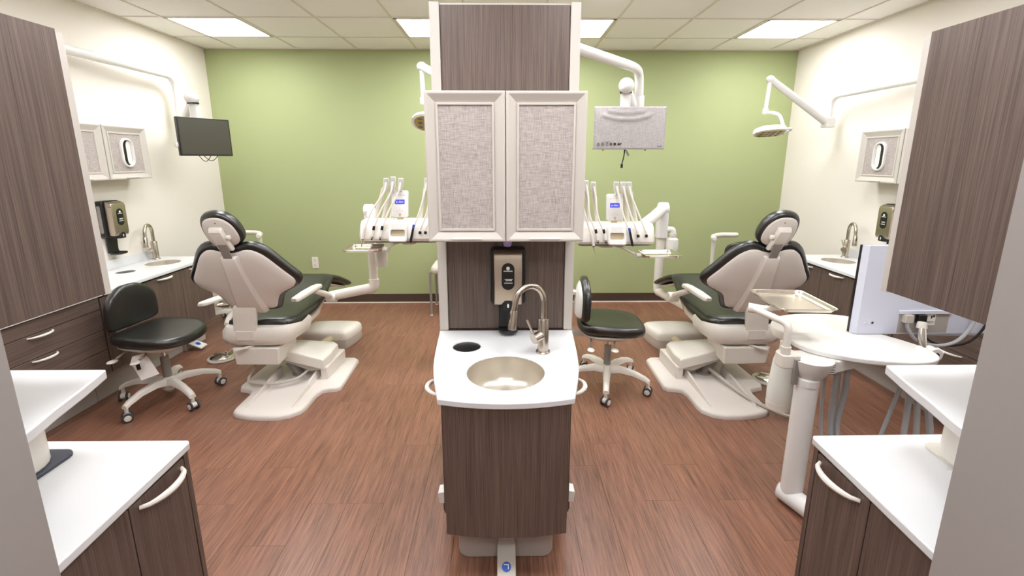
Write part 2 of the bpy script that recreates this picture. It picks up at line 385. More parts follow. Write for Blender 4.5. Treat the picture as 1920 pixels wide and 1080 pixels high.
def dispenser(name, label, c, nrm, group):
    """automatic hand dispenser on a wall; c = centre of its back at mid height, nrm = outward"""
    n = Vector((nrm[0], nrm[1], 0)); s = Vector((-n.y, n.x, 0)); C = Vector(c)
    def F(a, b, h): p = C + s*a + n*b; return (p.x, p.y, c[2]+h)      # a sideways, b outward, h up
    t = Thing(name, label, 'soap dispenser', (c[0], c[1], c[2]-.14), group, tf=None)
    def P(nm, mb, mat, parent=None, **k): mb.map(F); return t.part(nm, mb, mat, parent, **k)
    P('back_housing', MB().prism(rrect(-.085, .085, -.135, .145, .02), 0, .062, 'y'), 'black', bev=.006)
    prof = [(.062, .138), (.085, .138), (.112, .125), (.118, .10), (.116, -.10), (.108, -.122), (.062, -.122)]
    cv = P('steel_cover', MB().rings([[(xx, q, z) for q, z in prof] for xx in (-.066, .066)]), 'coverst', bev=.004)
    P('cover_seam', MB().box(-.0663, .0663, .09, .1165, .100, .103), 'black', cv)
    win = P('window', MB().prism(rrect(-.030, .030, -.045, .085, .0295, 8), .112, .1205, 'y'), 'black', cv, bev=.001)
    P('window_print', MB().cyl((0, .1200, .06), (0, .1212, .06), .0085, n=16).box(-.021, .021, .1200, .1211, .045, .049).box(-.016, .021, .1200, .1210, .006, .009).box(-.012, .018, .1200, .1210, 0, .003).box(-.018, .021, .1200, .1210, -.013, -.009), 'whiteink', cv)
    P('side_grip', MB().prism(rrect(.02, .045, -.10, .11, .012), -.0870, -.0845, 'x'), 'greyp')
    P('side_grip', MB().prism(rrect(.02, .045, -.10, .11, .012), .0845, .0870, 'x'), 'greyp')
    P('nozzle_cover', MB().rings([[(a*k, .062+.056*k2, z) for a, k2 in ((-.042, 0), (-.042, .6), (-.025, 1), (.025, 1), (.042, .6), (.042, 0))] for k, z in ((.6, -.098), (1, -.118), (1, -.140), (.8, -.146))]), 'black', bev=.003)
    P('nozzle_mark', MB().ell((0, .1190, -.124), (.005, .0015, .011), 8, 5), 'whiteink')
    P('drip_arm', MB().rings([[(a, b, z) for a, b in ((-w2, b0), (w2, b0), (w2, b1), (-w2, b1))] for w2, b0, b1, z in ((.045, .012, .030, -.12), (.044, .010, .026, -.24), (.046, .010, .032, -.262))]), 'black', bev=.004)
    P('drip_tray', MB().rings([rr for rr in [[(p[0]*k, .055+(p[1])*k, z) for p in rrect(-.047, .047, -.047, .052, .03)] for k, z in ((.9, -.272), (1, -.266), (1, -.256), (.9, -.258), (.8, -.264))]]), 'black')
    return t
def frame_door(t, F, w, h, fw, name='door', th=.022, handle=True, fabric=True, hl=.12, oval=False):
    """mitred frame door with woven panel; F maps (a,b,c): a across 0..w, b outward, c up 0..h"""
    rs = []
    for ins, b in ((0, 0), (0, th*.85), (.005, th), (fw*.20, th), (fw*.80, th*.38), (fw*.83, th*.62), (fw*.96, th*.62), (fw, th*.36)):
        rs.append([(ins, b, ins), (w-ins, b, ins), (w-ins, b, h-ins), (ins, b, h-ins)])
    mb = MB().rings(rs, caps=False); mb.add([(0, 0, 0), (w, 0, 0), (w, 0, h), (0, 0, h)], [(0, 1, 2, 3)])
    mb.map(F); d = t.part(name, mb, 'frame', ang=20)
    t.part('woven_panel', MB().box(fw-.004, w-fw+.004, th*.2, th*.42, fw-.004, h-fw+.004).map(F), 'fabric', d)
    if handle:
        c = w*.5
        t.part('handle', MB().rings([[(c-hl/2*q, b, z) , (c+hl/2*q, b, z)] + [(c+hl/2*q, b+.004, z), (c-hl/2*q, b+.004, z)] for q, b, z in ((.85, th*.9, .004), (1, th+.004, .012), (.85, th*.9, .020))]).map(F), 'frame', d, bev=.001)
    return d

# ------------------------------------------------------------------ centre island
ZK = .776
t = Thing('sink_cabinet', 'dark wood sink cabinet with a bowed front and grey toe kick under the centre tower', 'cabinet', (0, 1.95, 0))
def bowed(hw_back, hw_mid, hw_front, y_b, y_f, bow, n=10):
    L_ = spl([(-hw_back, y_b), (-hw_mid, (y_b+y_f)/2-.06), (-hw_front, y_f)], 6)
    fr = [(-hw_front+2*hw_front*i/n, y_f-bow*(1-(2*i/n-1)**2)) for i in range(1, n)]
    R_ = spl([(hw_front, y_f), (hw_mid, (y_b+y_f)/2-.06), (hw_back, y_b)], 6)
    return L_[:-1]+[L_[-1]]+fr+R_
o = t.part('cabinet_body', MB().prism(bowed(.300, .275, .234, 2.236, 1.565, .018), .205, .752), 'wood')
SKC = (-.002, 1.762, ZK)
cut(o, [MB().lathe([(.172, -.2), (.172, .1)], SKC, n=32)])
fr = [(-.232+.464*i/14, 1.564-.024*(1-(2*i/14-1)**2)) for i in range(15)]
t.part('front_panel', MB().rings([[(x, y, .2), (x, y-.018, .2), (x, y-.018, .747), (x, y, .747)] for x, y in fr]), 'wood', bev=.0015)
for s in (-1, 1):
    d = t.part('side_door', MB().rings([[(s*(.238+.05*k), 1.64+.54*k, .215), (s*(.252+.054*k), 1.64+.54*k, .215), (s*(.252+.054*k), 1.64+.54*k, .735), (s*(.238+.05*k), 1.64+.54*k, .735)] for k in (0, 1)]), 'wood', bev=.0015)
    t.part('handle', bow_handle((s*.254, 1.68, .715), (s*.267, 1.83, .715), (s*.062, 0, 0), .008), 'cream', d)
    b = t.part('foot_lever', MB().rings([[(s*(.245+dx), y, z) for dx, z in ((0, .235), (.032, .235), (.036, .285), (0, .292))] for y in (1.67, 1.72)]), 'white', bev=.003)
    t.part('lever_arm', MB().box(s*.24, s*.262, 1.685, 1.705, .19, .24), 'black', b)
t.part('toe_kick', MB().prism(rrect(-.197, .190, 0, .26, .04), 1.64, 2.2, 'y'), 'kick', bev=.004)
t = Thing('foot_pedal', 'grey foot pedal with a blue round faucet sign before the bowed cabinet', 'foot pedal', (-.002, 1.58, 0), 'foot pedals of the sinks')
t.part('pedal_bracket', MB().box(-.034, .032, 1.618, 1.642, .045, .205), 'kick', bev=.002)
pp = t.part('pedal_plate', MB().rings([[(-.038, y, z-.014), (.036, y, z-.014), (.036, y, z), (-.038, y, z)] for y, z in ((1.640, .083), (1.615, .083), (1.600, .076), (1.515, .022))]), 'casting', bev=.003)
nrm = Vector((0, -.085, .054)).normalized(); up_ = Vector((0, .085, .054)).normalized()
def onped(a, b, h): p = Vector((-.001, 1.548, .0435)) + Vector((1, 0, 0))*a + up_*b + Vector((0, -.54, .85))*h; return tuple(p)
t.part('blue_sign', MB().lathe([(.018, -.001), (.018, .0014)], (0, 0, 0)).map(lambda x, y, z: onped(x, y, z)), 'blue', pp)
t.part('sign_mark', MB().box(-.011, .008, .006, .0095, .001, .0021).box(.0055, .009, -.008, .0095, .001, .0021).map(onped), 'whiteink', pp)

ct = MB().prism(bowed(.334, .306, .249, 2.2345, 1.542, .036), .7515, ZK)
o = single('countertop', 'white bow-fronted countertop with a round sink on the centre cabinet', 'countertop', ct, 'solid', (0, 0, 0))
SKC = (-.002, 1.762, ZK)
cut(o, [MB().lathe([(.158, -.1), (.158, .1)], SKC, n=40), MB().lathe([(.064, -.012), (.064, .1)], (-.182, 2.029, ZK), n=28)])
m = o.modifiers.new('bevel', 'BEVEL'); m.width = .004; m.segments = 3; m.limit_method = 'ANGLE'; m.angle_limit = R(50)
link('waste_opening', mesh_of(MB().lathe([(.064, -.018), (.064, -.006), (.062, -.0055)], (-.182, 2.029, ZK), n=28), 'waste_opening', 'black'), o)
bowl('sink', 'round stainless steel basin sunk in the bow-fronted centre countertop', SKC, .158, .125, 'round steel sinks')
lift_faucet('faucet', 'brushed nickel gooseneck faucet in front of the centre tower', (.165, 1.957, ZK), (-.93, -.36), 'gooseneck faucets')

t = Thing('centre_tower', 'tall dark wood tower with pale metal edge trims rising from the centre countertop', 'cabinet', (0, 2.43, ZK))
t.part('tower_body', MB().box(-.30, .30, 2.258, 2.60, .12, 2.285), 'wood')
for s in (-1, 1):
    t.part('edge_trim', MB().box(s*.290, s*.335, 2.235, 2.61, ZK+.0005, 2.295), 'trimw', bev=.004)
t.part('lower_panel', MB().box(-.288, .288, 2.246, 2.262, ZK+.006, 1.30), 'wood', bev=.0015)
t.part('upper_panel', MB().box(-.288, .288, 2.246, 2.262, 1.87, 2.285), 'wood', bev=.0015)
t.part('top_cap', MB().box(-.30, .30, 2.25, 2.60, 2.283, 2.292), 'trimw')
t = Thing('wall_cabinet', 'pale framed two-door upper cabinet with tall woven panels on the centre tower', 'cabinet', (0, 2.1, 1.275), 'upper cabinets with woven panels')
t.part('cabinet_body', MB().box(-.325, .327, 1.992, 2.2365, 1.283, 1.875), 'frame', bev=.002)
for x0, w_ in ((-.3275, .3262), (.0018, .3292)):
    frame_door(t, lambda a, b, c, x0=x0: (x0+a, 1.990-b, 1.277+c), w_, .612, .055, th=.026, hl=.135)
dispenser('hand_dispenser', 'steel and black hand dispenser on the wood panel behind the gooseneck faucet', (.010, 2.246, 1.062), (0, -1), 'hand dispensers')
t = Thing('cup', 'purple translucent cup poking out below the centre upper cabinet', 'cup', (.008, 2.09, 1.235))
t.part('cup_wall', MB().lathe([(.016, 0), (.018, .003), (.024, .049), (.022, .049)], (.008, 2.09, 1.235)), 'purple')

# ------------------------------------------------------------------ side-wall cabinets, both sides
def side_run(tf, s, zt, words):
    """base cabinets along a side wall; built for the left wall, tf mirrors"""
    xw, xf = XL, -2.652
    side = words['side']
    t = Thing('drawer_cabinet', words['drawers'], 'cabinet', (-2.88, 2.1, 0), 'base cabinets along the side walls', tf=tf)
    t.part('cabinet_body', MB().box(xw-.001, xf-.02, 1.302, 2.950, .215, .752), 'wood', bev=.002)
    t.part('toe_kick', MB().box(xw-.001, -2.79, 1.302, 2.950, 0, .215), 'kick', bev=.002)
    for y0, y1 in ((1.32, 2.13), (2.135, 2.948)):
        for z0, z1 in ((.664, .750), (.526, .660), (.390, .522), (.222, .386)):
            d = t.part('drawer', MB().box(xf-.02, xf, y0, y1, z0, z1), 'woodh', bev=.0015)
            if z1 < .7: t.part('handle', bow_handle((xf, (y0+y1)/2-.075, z1-.012), (xf, (y0+y1)/2+.075, z1-.012), (.034, 0, 0), .006), 'cream', d)
    t = Thing('sink_base_cabinet', words['sinkcab'], 'cabinet', (-2.88, 3.53, 0), 'base cabinets along the side walls', tf=tf)
    o = t.part('cabinet_body', MB().box(xw-.001, xf-.02, 2.954, 4.10, .215, .752), 'wood')
    cut(o, [MB().lathe([(.140, -.18), (.140, .1)], (tf or ID)(-2.875, 3.86, ZK), n=28)])
    t.part('toe_kick', MB().box(xw-.001, -2.79, 2.954, 3.98, 0, .215), 'kick', bev=.002)
    t.part('toe_kick_end', MB().box(xw-.001, -2.775, 3.986, 4.10, 0, .215), 'trimw', bev=.002)
    for y0, y1 in ((2.958, 3.362), (3.366, 3.728), (3.732, 4.098)):
        d = t.part('door', MB().box(xf-.02, xf, y0, y1, .222, .735), 'wood', bev=.0015)
        yc = (y0+y1)/2
        t.part('handle', bow_handle((xf, yc-.075, .722), (xf, yc+.075, .722), (.034, 0, 0), .007), 'cream', d)
    o = single('countertop', words['top'], 'countertop', MB().box(xw-.001, -2.632, 1.302, 4.118, .7515, ZK), 'solid', (0, 0, 0), 'long countertops on the side walls', tf=tf)
    f = tf or ID
    sk = (-2.875, 3.86, ZK); wo = (-2.93, 3.535, ZK)
    cut(o, [MB().lathe([(.125, -.1), (.125, .1)], f(*sk), n=36), MB().lathe([(.062, -.012), (.062, .1)], f(*wo), n=24)])
    m = o.modifiers.new('bevel', 'BEVEL'); m.width = .003; m.segments = 2; m.limit_method = 'ANGLE'; m.angle_limit = R(50)
    link('waste_opening', mesh_of(MB().lathe([(.062, -.018), (.062, -.006), (.060, -.0055)], f(*wo), n=24), 'waste_opening', 'black'), o)
    link('backsplash', mesh_of(MB().box(xw-.001, xw+.017, 1.302, 4.118, ZK, ZK+.075), 'backsplash', 'solid', (0, 0, 0), tf), o, .002)
    for c in o.children: c.location = -o.location
    bowl('sink', words['sink'], f(*sk), .125, .11, 'round steel sinks')
    lift_faucet('faucet', words['faucet'], f(-3.03, 4.0, ZK), (s*.25, -.97), 'gooseneck faucets', .98)
    dispenser('hand_dispenser', words['disp'], f(xw-.001, 3.655 if s > 0 else 3.60, 1.165 if s > 0 else 1.135), (s, 0), 'hand dispensers')
    # wall cabinet with two doors, one with an oval glove opening
    dz = 0 if s > 0 else -.027; dy = 0 if s > 0 else -.085
    t = Thing('wall_cabinet', words['upper'], 'cabinet', (-3.02, 3.55+dy, 1.47+dz), 'upper cabinets with woven panels', tf=tf)
    t.part('cabinet_body', MB().box(xw-.001, -2.957, 3.13+dy, 3.965+dy, 1.478+dz, 1.866+dz), 'frame', bev=.002)
    for k, (y0, w_) in enumerate(((3.132+dy, .417), (3.556+dy, .418))):
        d = frame_door(t, lambda a, b, c, y0=y0: (-2.955+b, y0+a, 1.470+dz+c), w_, .40, .060, th=.026, hl=.13)
        if k == 1:
            yc, zc_ = y0+w_/2, 1.670+dz
            oc = lambda r, hh, x: [(x, yc+p[0], zc_+p[1]) for p in rrect(-r, r, -hh, hh, r-.001, 6)]
            t.part('oval_rim', MB().rings([oc(.062, .112, -2.9465), oc(.060, .110, -2.930), oc(.050, .100, -2.926), oc(.046, .096, -2.936), oc(.044, .094, -2.9462)], caps=False), 'white', d)
            t.part('oval_opening', MB().rings([oc(.0460, .0960, -2.9450), oc(.0460, .0960, -2.9428)]), 'black', d)
            t.part('inner_liner', MB().rings([[(-2.9430, yc+p[0]*.5+s*.0-.022*0+.02, zc_+p[1]*.93) for p in rrect(-.044, .044, -.094, .094, .04, 6)], [(-2.9422, yc+p[0]*.5+.02, zc_+p[1]*.93) for p in rrect(-.044, .044, -.094, .094, .04, 6)]]), 'paper', d)
    # foot pedal at the toe kick
    t = Thing('foot_pedal', words['pedal'], 'foot pedal', (-2.74, 3.86, 0), 'foot pedals of the sinks', tf=tf)
    t.part('pedal_bracket', MB().box(-2.792, -2.76, 3.82, 3.90, 0, .06), 'casting', bev=.003)
    p = t.part('pedal_plate', MB().rings([[(x, 3.815, z-.012), (x, 3.905, z-.012), (x, 3.905, z), (x, 3.815, z)] for x, z in ((-2.79, .085), (-2.765, .085), (-2.635, .03))]), 'white', bev=.003)
    t.part('blue_sign', MB().rings([[(-2.685+r*math.cos(a)*.92, 3.86+r*math.sin(a), .0512+h-r*math.cos(a)*.39) for a in [6.28319*i/16 for i in range(16)]] for r, h in ((.02, 0), (.02, .0018))]), 'blue', p)
TL = None
xm = XL+XR
TR = lambda x, y, z: (xm - x, y, z)
side_run(None, 1, 0, dict(side='left',
    drawers='dark wood drawer base cabinet with bow handles behind the tagged stool', sinkcab='dark wood base cabinet with doors under the wall sink behind the tagged stool',
    top='long white countertop with sink along the wall behind the tagged stool', sink='small round steel sink in the countertop behind the tagged stool',
    faucet='gooseneck faucet in the side countertop below the black wall monitor', disp='steel and black hand dispenser on the wall behind the tagged stool',
    upper='small two-door wall cabinet with oval glove opening on the black monitor\'s wall', pedal='white foot pedal with blue round sign by the tagged stool'))
side_run(TR, -1, 0, dict(side='right',
    drawers='dark wood drawer base cabinet behind the oval cart worktop and its monitor', sinkcab='dark wood base cabinet with doors behind the cart with steel tray',
    top='long white countertop with sink along the wall of the folding lamp', sink='small round steel sink in the countertop behind the large pale monitor',
    faucet='gooseneck faucet behind the large pale monitor on the cart', disp='steel and black hand dispenser on the wall above the large pale monitor',
    upper='small two-door wall cabinet with oval glove opening beside the folding lamp', pedal='white foot pedal with blue round sign behind the oval cart'))

# ------------------------------------------------------------------ near cabinets beside the opening
def near_run(tf, s, xe, xu, w, handle_y):
    """xe: end face of the base cabinet, xu: end face of the upper cabinet (left-side sign)"""
    t = Thing('rear_base_cabinet', w['base'], 'cabinet', (-1.4, 1.05, 0), 'cabinets beside the opening', tf=tf)
    t.part('cabinet_body', MB().box(-1.85, xe-.022, YJ1-.001, 1.278, .1, .752), 'wood', bev=.002)
    t.part('toe_kick', MB().box(-1.85, xe-.08, YJ1-.001, 1.22, 0, .1), 'kick')
    t.part('corner_post', MB().box(xe-.040, xe-.004, 1.268, 1.286, .1, .750), 'wood', bev=.0015)
    for y0, y1 in ((YJ1+.004, 1.052), (1.056, 1.264)):
        d = t.part('door', MB().box(xe-.024, xe-.004, y0, y1, .105, .738), 'wood', bev=.0015)
        if y0 > 1: t.part('handle', bow_handle((xe-.004, 1.085, .715), (xe-.004, 1.25, .715), (.036, 0, 0), .0075), 'cream', d)
    single('countertop', w['top'], 'countertop', MB().prism([(-1.86, YJ1-.001), (xe+.018, YJ1-.001), (xe+.002, 1.288), (xe-.006, 1.300), (-1.86, 1.304)], .7515, ZK), 'solid', (-1.4, 1.05, ZK-.02), 'countertops beside the opening', tf=tf, bev=.004)
    t = Thing('rear_wall_cabinet', w['upper'], 'cabinet', (-1.4, 1.0, 1.28), 'cabinets beside the opening', tf=tf)
    t.part('cabinet_body', MB().box(-1.85, xu-.001, YJ1-.001, 1.186, 1.283, 1.905), 'frame', bev=.001)
    t.part('side_panel', MB().box(xu-.012, xu+.004, YJ1-.001, 1.1915, 1.276, 1.918), 'wood', bev=.001)
    for x0 in (-1.85, -1.85+(xu+1.85)/2+.002):
        ww = (xu+1.85)/2-.002
        frame_door(t, lambda a, b, c, x0=x0: (x0+a, 1.192+b, 1.272+c), ww, .640, .055, th=.026)
    # raised shelf on a drum-shaped appliance
    dx = w.get('dx', 0)
    t = Thing('raised_shelf', w['shelf'], 'shelf', (-1.5, 1.03, ZK), 'raised shelves beside the opening', tf=tf)
    edge = spl([(-1.152, 1.262), (-1.118, 1.15), (-1.09, 1.04), (-1.06, .935), (-1.045, YJ1+.003)], 4)
    t.part('shelf_top', MB().prism([(-1.85, YJ1+.003), (-1.85, 1.262)] + [(x+dx, y) for x, y in edge], 1.002, 1.03), 'solid', bev=.004)
    x1 = -1.275+dx
    t.part('pedestal', MB().prism(rrect(-1.75, x1, .86, 1.228, .09, 6), ZK+.009, .934), 'cream', bev=.006)
    t.part('pedestal_lid', MB().prism(rrect(-1.753, x1+.003, .857, 1.231, .092, 6), .937, 1.003), 'cream', bev=.006)
    t.part('base_mat', MB().prism(rrect(-1.78, x1+(.012 if s > 0 else -.01), .83, 1.245, .03), ZK-.0005, ZK+.010), 'mat' if s > 0 else 'cream', bev=.002)
near_run(None, 1, -.972, -1.053, dict(base='dark wood base cabinet with bow handle beside the opening, on the tagged stool\'s side',
    top='white countertop beside the opening with a slate mat on it', upper='dark wood sided upper cabinet beside the opening, over the slate mat',
    shelf='white curved shelf on a cream drum pedestal standing on a slate mat'), 0)
near_run(lambda x, y, z: (-x, y, z), -1, -.955, -1.022, dict(base='dark wood base cabinet with bow handle beside the opening and the cart column',
    top='white countertop beside the opening next to the oval cart', upper='dark wood sided upper cabinet beside the opening, in front of the pale monitor',
    shelf='white curved shelf on a cream drum pedestal near the oval cart', dx=.035), 0)

# ------------------------------------------------------------------ stools (local: faces +x)
def cushion(outline, z0, z1, crown=.012, edge=.5, fn=None):
    """padded slab from a closed outline, softly rounded edges"""
    cx = sum(p[0] for p in outline)/len(outline); cy = sum(p[1] for p in outline)/len(outline)
    h = z1-z0; rs = []
    for k, q in ((.86, 0), (.955, .06), (.99, .22), (1, .5), (.985, .76), (.95, .92), (.86, 1.0), (.6, 1+crown/h*.6), (.3, 1+crown/h)):
        rs.append([(cx+(p[0]-cx)*k, cy+(p[1]-cy)*k, z0+h*q) for p in outline])
    mb = MB().rings(rs)
    return mb.map(fn) if fn else mb
def star_base(t, ang0, r=.30, foot_ring=False):
    t.part('base_hub', MB().lathe([(.034, .075), (.040, .085), (.042, .15), (.034, .168)], n=20), 'cream')
    for k in range(5):
        a = R(ang0+72*k); c, s = math.cos(a), math.sin(a); pts = []
        for u, z, w_, h in ((.02, .135, .030, .026), (.10, .150, .026, .020), (.20, .142, .023, .016), (.28, .118, .021, .014), (r+.01, .100, .020, .012)):
            pts.append([(c*u-s*b, s*u+c*b, z+e) for b, e in ((-w_, -h), (w_, -h), (w_*.9, h*.3), (w_*.5, h), (-w_*.5, h), (-w_*.9, h*.3))])
        lg = t.part('base_leg', MB().rings(pts), 'cream', ang=50)
        x, y = c*r, s*r
        b = a+R(40*k+25); bc, bs = math.cos(b), math.sin(b)
        t.part('caster_fork', MB().cyl((x, y, .060), (x, y, .100), .011, n=10).cyl((x-bs*.014, y+bc*.014, .036), (x+bs*.014, y-bc*.014, .036), .021, n=14), 'cream', lg)
        for q in (-1, 1):
            o_ = (x-bs*.013*q, y+bc*.013*q, .031)
            t.part('wheel', MB().lathe([(.010, .002), (.024, .001), (.031, .004), (.031, .012), (.024, .015), (.010, .014)], o_, (-bs*q, bc*q, 0), 18), 'rubber', lg)
            t.part('wheel_hub', MB().lathe([(.019, .010), (.019, .0165), (.012, .018)], o_, (-bs*q, bc*q, 0), 14), 'cream', lg)
    t.part('gas_column', MB().lathe([(.026, .06), (.026, .31), (.023, .315)], n=16), 'greyp')
    t.part('piston', MB().cyl((0, 0, .31), (0, 0, .40), .014, n=12), 'chrome')
def seat_outline():
    return spl([(-.215, -.13), (-.225, 0), (-.215, .13), (-.15, .205), (0, .225), (.13, .215), (.22, .15), (.245, 0), (.22, -.15), (.13, -.215), (0, -.225), (-.15, -.205)], 3, True)
def doctor_stool(label, loc, rz, tagged):
    t = Thing('doctor_stool', label, 'stool', (0, 0, 0), 'black wheeled stools')
    star_base(t, 41-math.degrees(rz))
    t.part('seat_tray', MB().rings([[(p[0]*k, p[1]*k, z) for p in seat_outline()] for k, z in ((.45, .385), (.62, .395), (.84, .425), (.90, .437), (.88, .442))]), 'cream')
    dome = lambda x, y, z: (x, y, z + .012*(x/.23)**2*0 + .018*(abs(y)/.22)**2 - .012*(x/.24))
    t.part('seat', cushion(seat_outline(), .438, .505, .004, fn=dome), 'vinyl', ang=60)
    for x in (-.13, .03):
        l = t.part('lever', MB().tube([(x, -.06, .405), (x-.01, -.14, .395), (x-.015, -.20, .375)], .007, 8), 'greyp')
        t.part('paddle', MB().ell((x-.018, -.225, .366), (.026, .034, .011), 14, 7), 'cream', l)
    bo = spl([(-.19, .04), (-.17, .17), (-.08, .245), (.0, .255), (.08, .245), (.17, .17), (.19, .04), (.17, -.015), (.06, -.03), (-.06, -.03), (-.17, -.015)], 3, True)
    wrap = lambda a, b, n: (-.235+n+.9*a*a+.06*(b/.25)**2*.4, a, .560+b)
    t.part('backrest', cushion(bo, 0, .055, .004, fn=wrap), 'vinyl', ang=60)
    t.part('back_shell', MB().rings([[(p[0]*k, .01+p[1]*k*.97, n) for p in bo] for k, n in ((.85, .008), (.84, -.004), (.70, -.014), (.3, -.02))]).map(wrap), 'white', ang=60)
    t.part('back_post', MB().rings([[(x, y, z) for x, y, z in ((px-.014*nx, -.028, pz-.014*nz), (px-.014*nx, .028, pz-.014*nz), (px+.014*nx, .028, pz+.014*nz), (px+.014*nx, -.028, pz+.014*nz))] for px, pz, nx, nz in
        ((-.10, .405, 0, 1), (-.235, .402, 0, 1), (-.272, .42, 1, .6), (-.280, .48, 1, 0), (-.288, .66, 1, 0), (-.280, .695, 1, .8), (-.262, .706, 0, 1), (-.235, .700, 0, 1))]), 'cream', bev=.004)
    t.part('back_knob', MB().cyl((-.27, -.05, .41), (-.27, .05, .41), .022, n=14), 'cream')
    if tagged:
        tg = t.part('paper_tag', MB().rings([[(x, y, z), (x+.002, y-.002, z)] + [(x2+.002, y2-.002, z2), (x2, y2, z2)] for (x, y, z), (x2, y2, z2) in
            (((-.045, -.185, .39), (.005, -.15, .40)), ((-.06, -.19, .35), (.02, -.135, .36)), ((.005, -.20, .235), (.07, -.13, .25)))]), 'paper')
        t.part('tag_print', MB().add([(-.030, -.1885, .345), (-.012, -.1775, .347), (.004, -.186, .305), (-.014, -.197, .303)], [(0, 1, 2, 3)]), 'ink', tg)
    t.o.location = loc; t.o.rotation_euler.z = rz
    return t
doctor_stool('black wheeled stool with a paper tag hanging under the seat', (-2.325, 2.995, 0), R(-6), True)
doctor_stool('black wheeled stool without a tag, beside the centre cabinet', (.735, 3.15, 0), R(-4), False)
def assistant_stool(label, loc, rz, flip):
    t = Thing('assistant_stool', label, 'stool', (0, 0, 0), 'black stools with a support arm')
    star_base(t, 20)
    ring = [(.19*math.cos(6.28319*i/28), .19*math.sin(6.28319*i/28), .24) for i in range(28)]
    fr_ = t.part('foot_ring', MB().tube(ring, .011, 8, True), 'chrome')
    for k in range(3):
        a = R(120*k); t.part('ring_spoke', MB().cyl((.02*math.cos(a), .02*math.sin(a), .25), (.185*math.cos(a), .185*math.sin(a), .24), .008, n=8), 'chrome', fr_)
    t.part('seat_tray', MB().rings([[(p[0]*k, p[1]*k, z) for p in seat_outline()] for k, z in ((.45, .525), (.84, .565), (.90, .577), (.88, .582))]), 'cream')
    t.part('piston_cover', MB().cyl((0, 0, .39), (0, 0, .535), .022, n=12), 'greyp')
    t.part('seat', cushion(seat_outline(), .578, .645, .006), 'vinyl', ang=60)
    bo = spl([(-.17, .04), (-.15, .15), (0, .20), (.15, .15), (.17, .04), (.12, -.01), (-.12, -.01)], 3, True)
    t.part('backrest', cushion(bo, 0, .05, .004, fn=lambda a, b, n: (-.25+n+1.1*a*a, a, .70+b)), 'vinyl', ang=60)
    t.part('back_post', MB().tube(bend([(-.1, 0, .545), (-.29, 0, .545), (-.29, 0, .80), (-.24, 0, .80)], .04), .014, 10), 'cream')
    q = flip
    t.part('arm_post', MB().tube(bend([(0, q*.10, .545), (0, q*.29, .545), (0, q*.29, .86)], .05), .018, 10), 'cream')
    t.part('support_arm', MB().tube(spl([(-.14, q*.27, .888), (0, q*.295, .890), (.14, q*.24, .890), (.22, q*.10, .890)], 5), [.018]+[.024]*14+[.02], 12), 'cream')
    t.o.location = loc; t.o.rotation_euler.z = rz
assistant_stool('black assistant stool with cream support arm behind the chair below the black monitor', (-2.72, 4.52, 0), R(120), -1)
assistant_stool('black assistant stool with cream support arm behind the chair near the folding lamp', (2.27, 4.30, 0), R(60), 1)

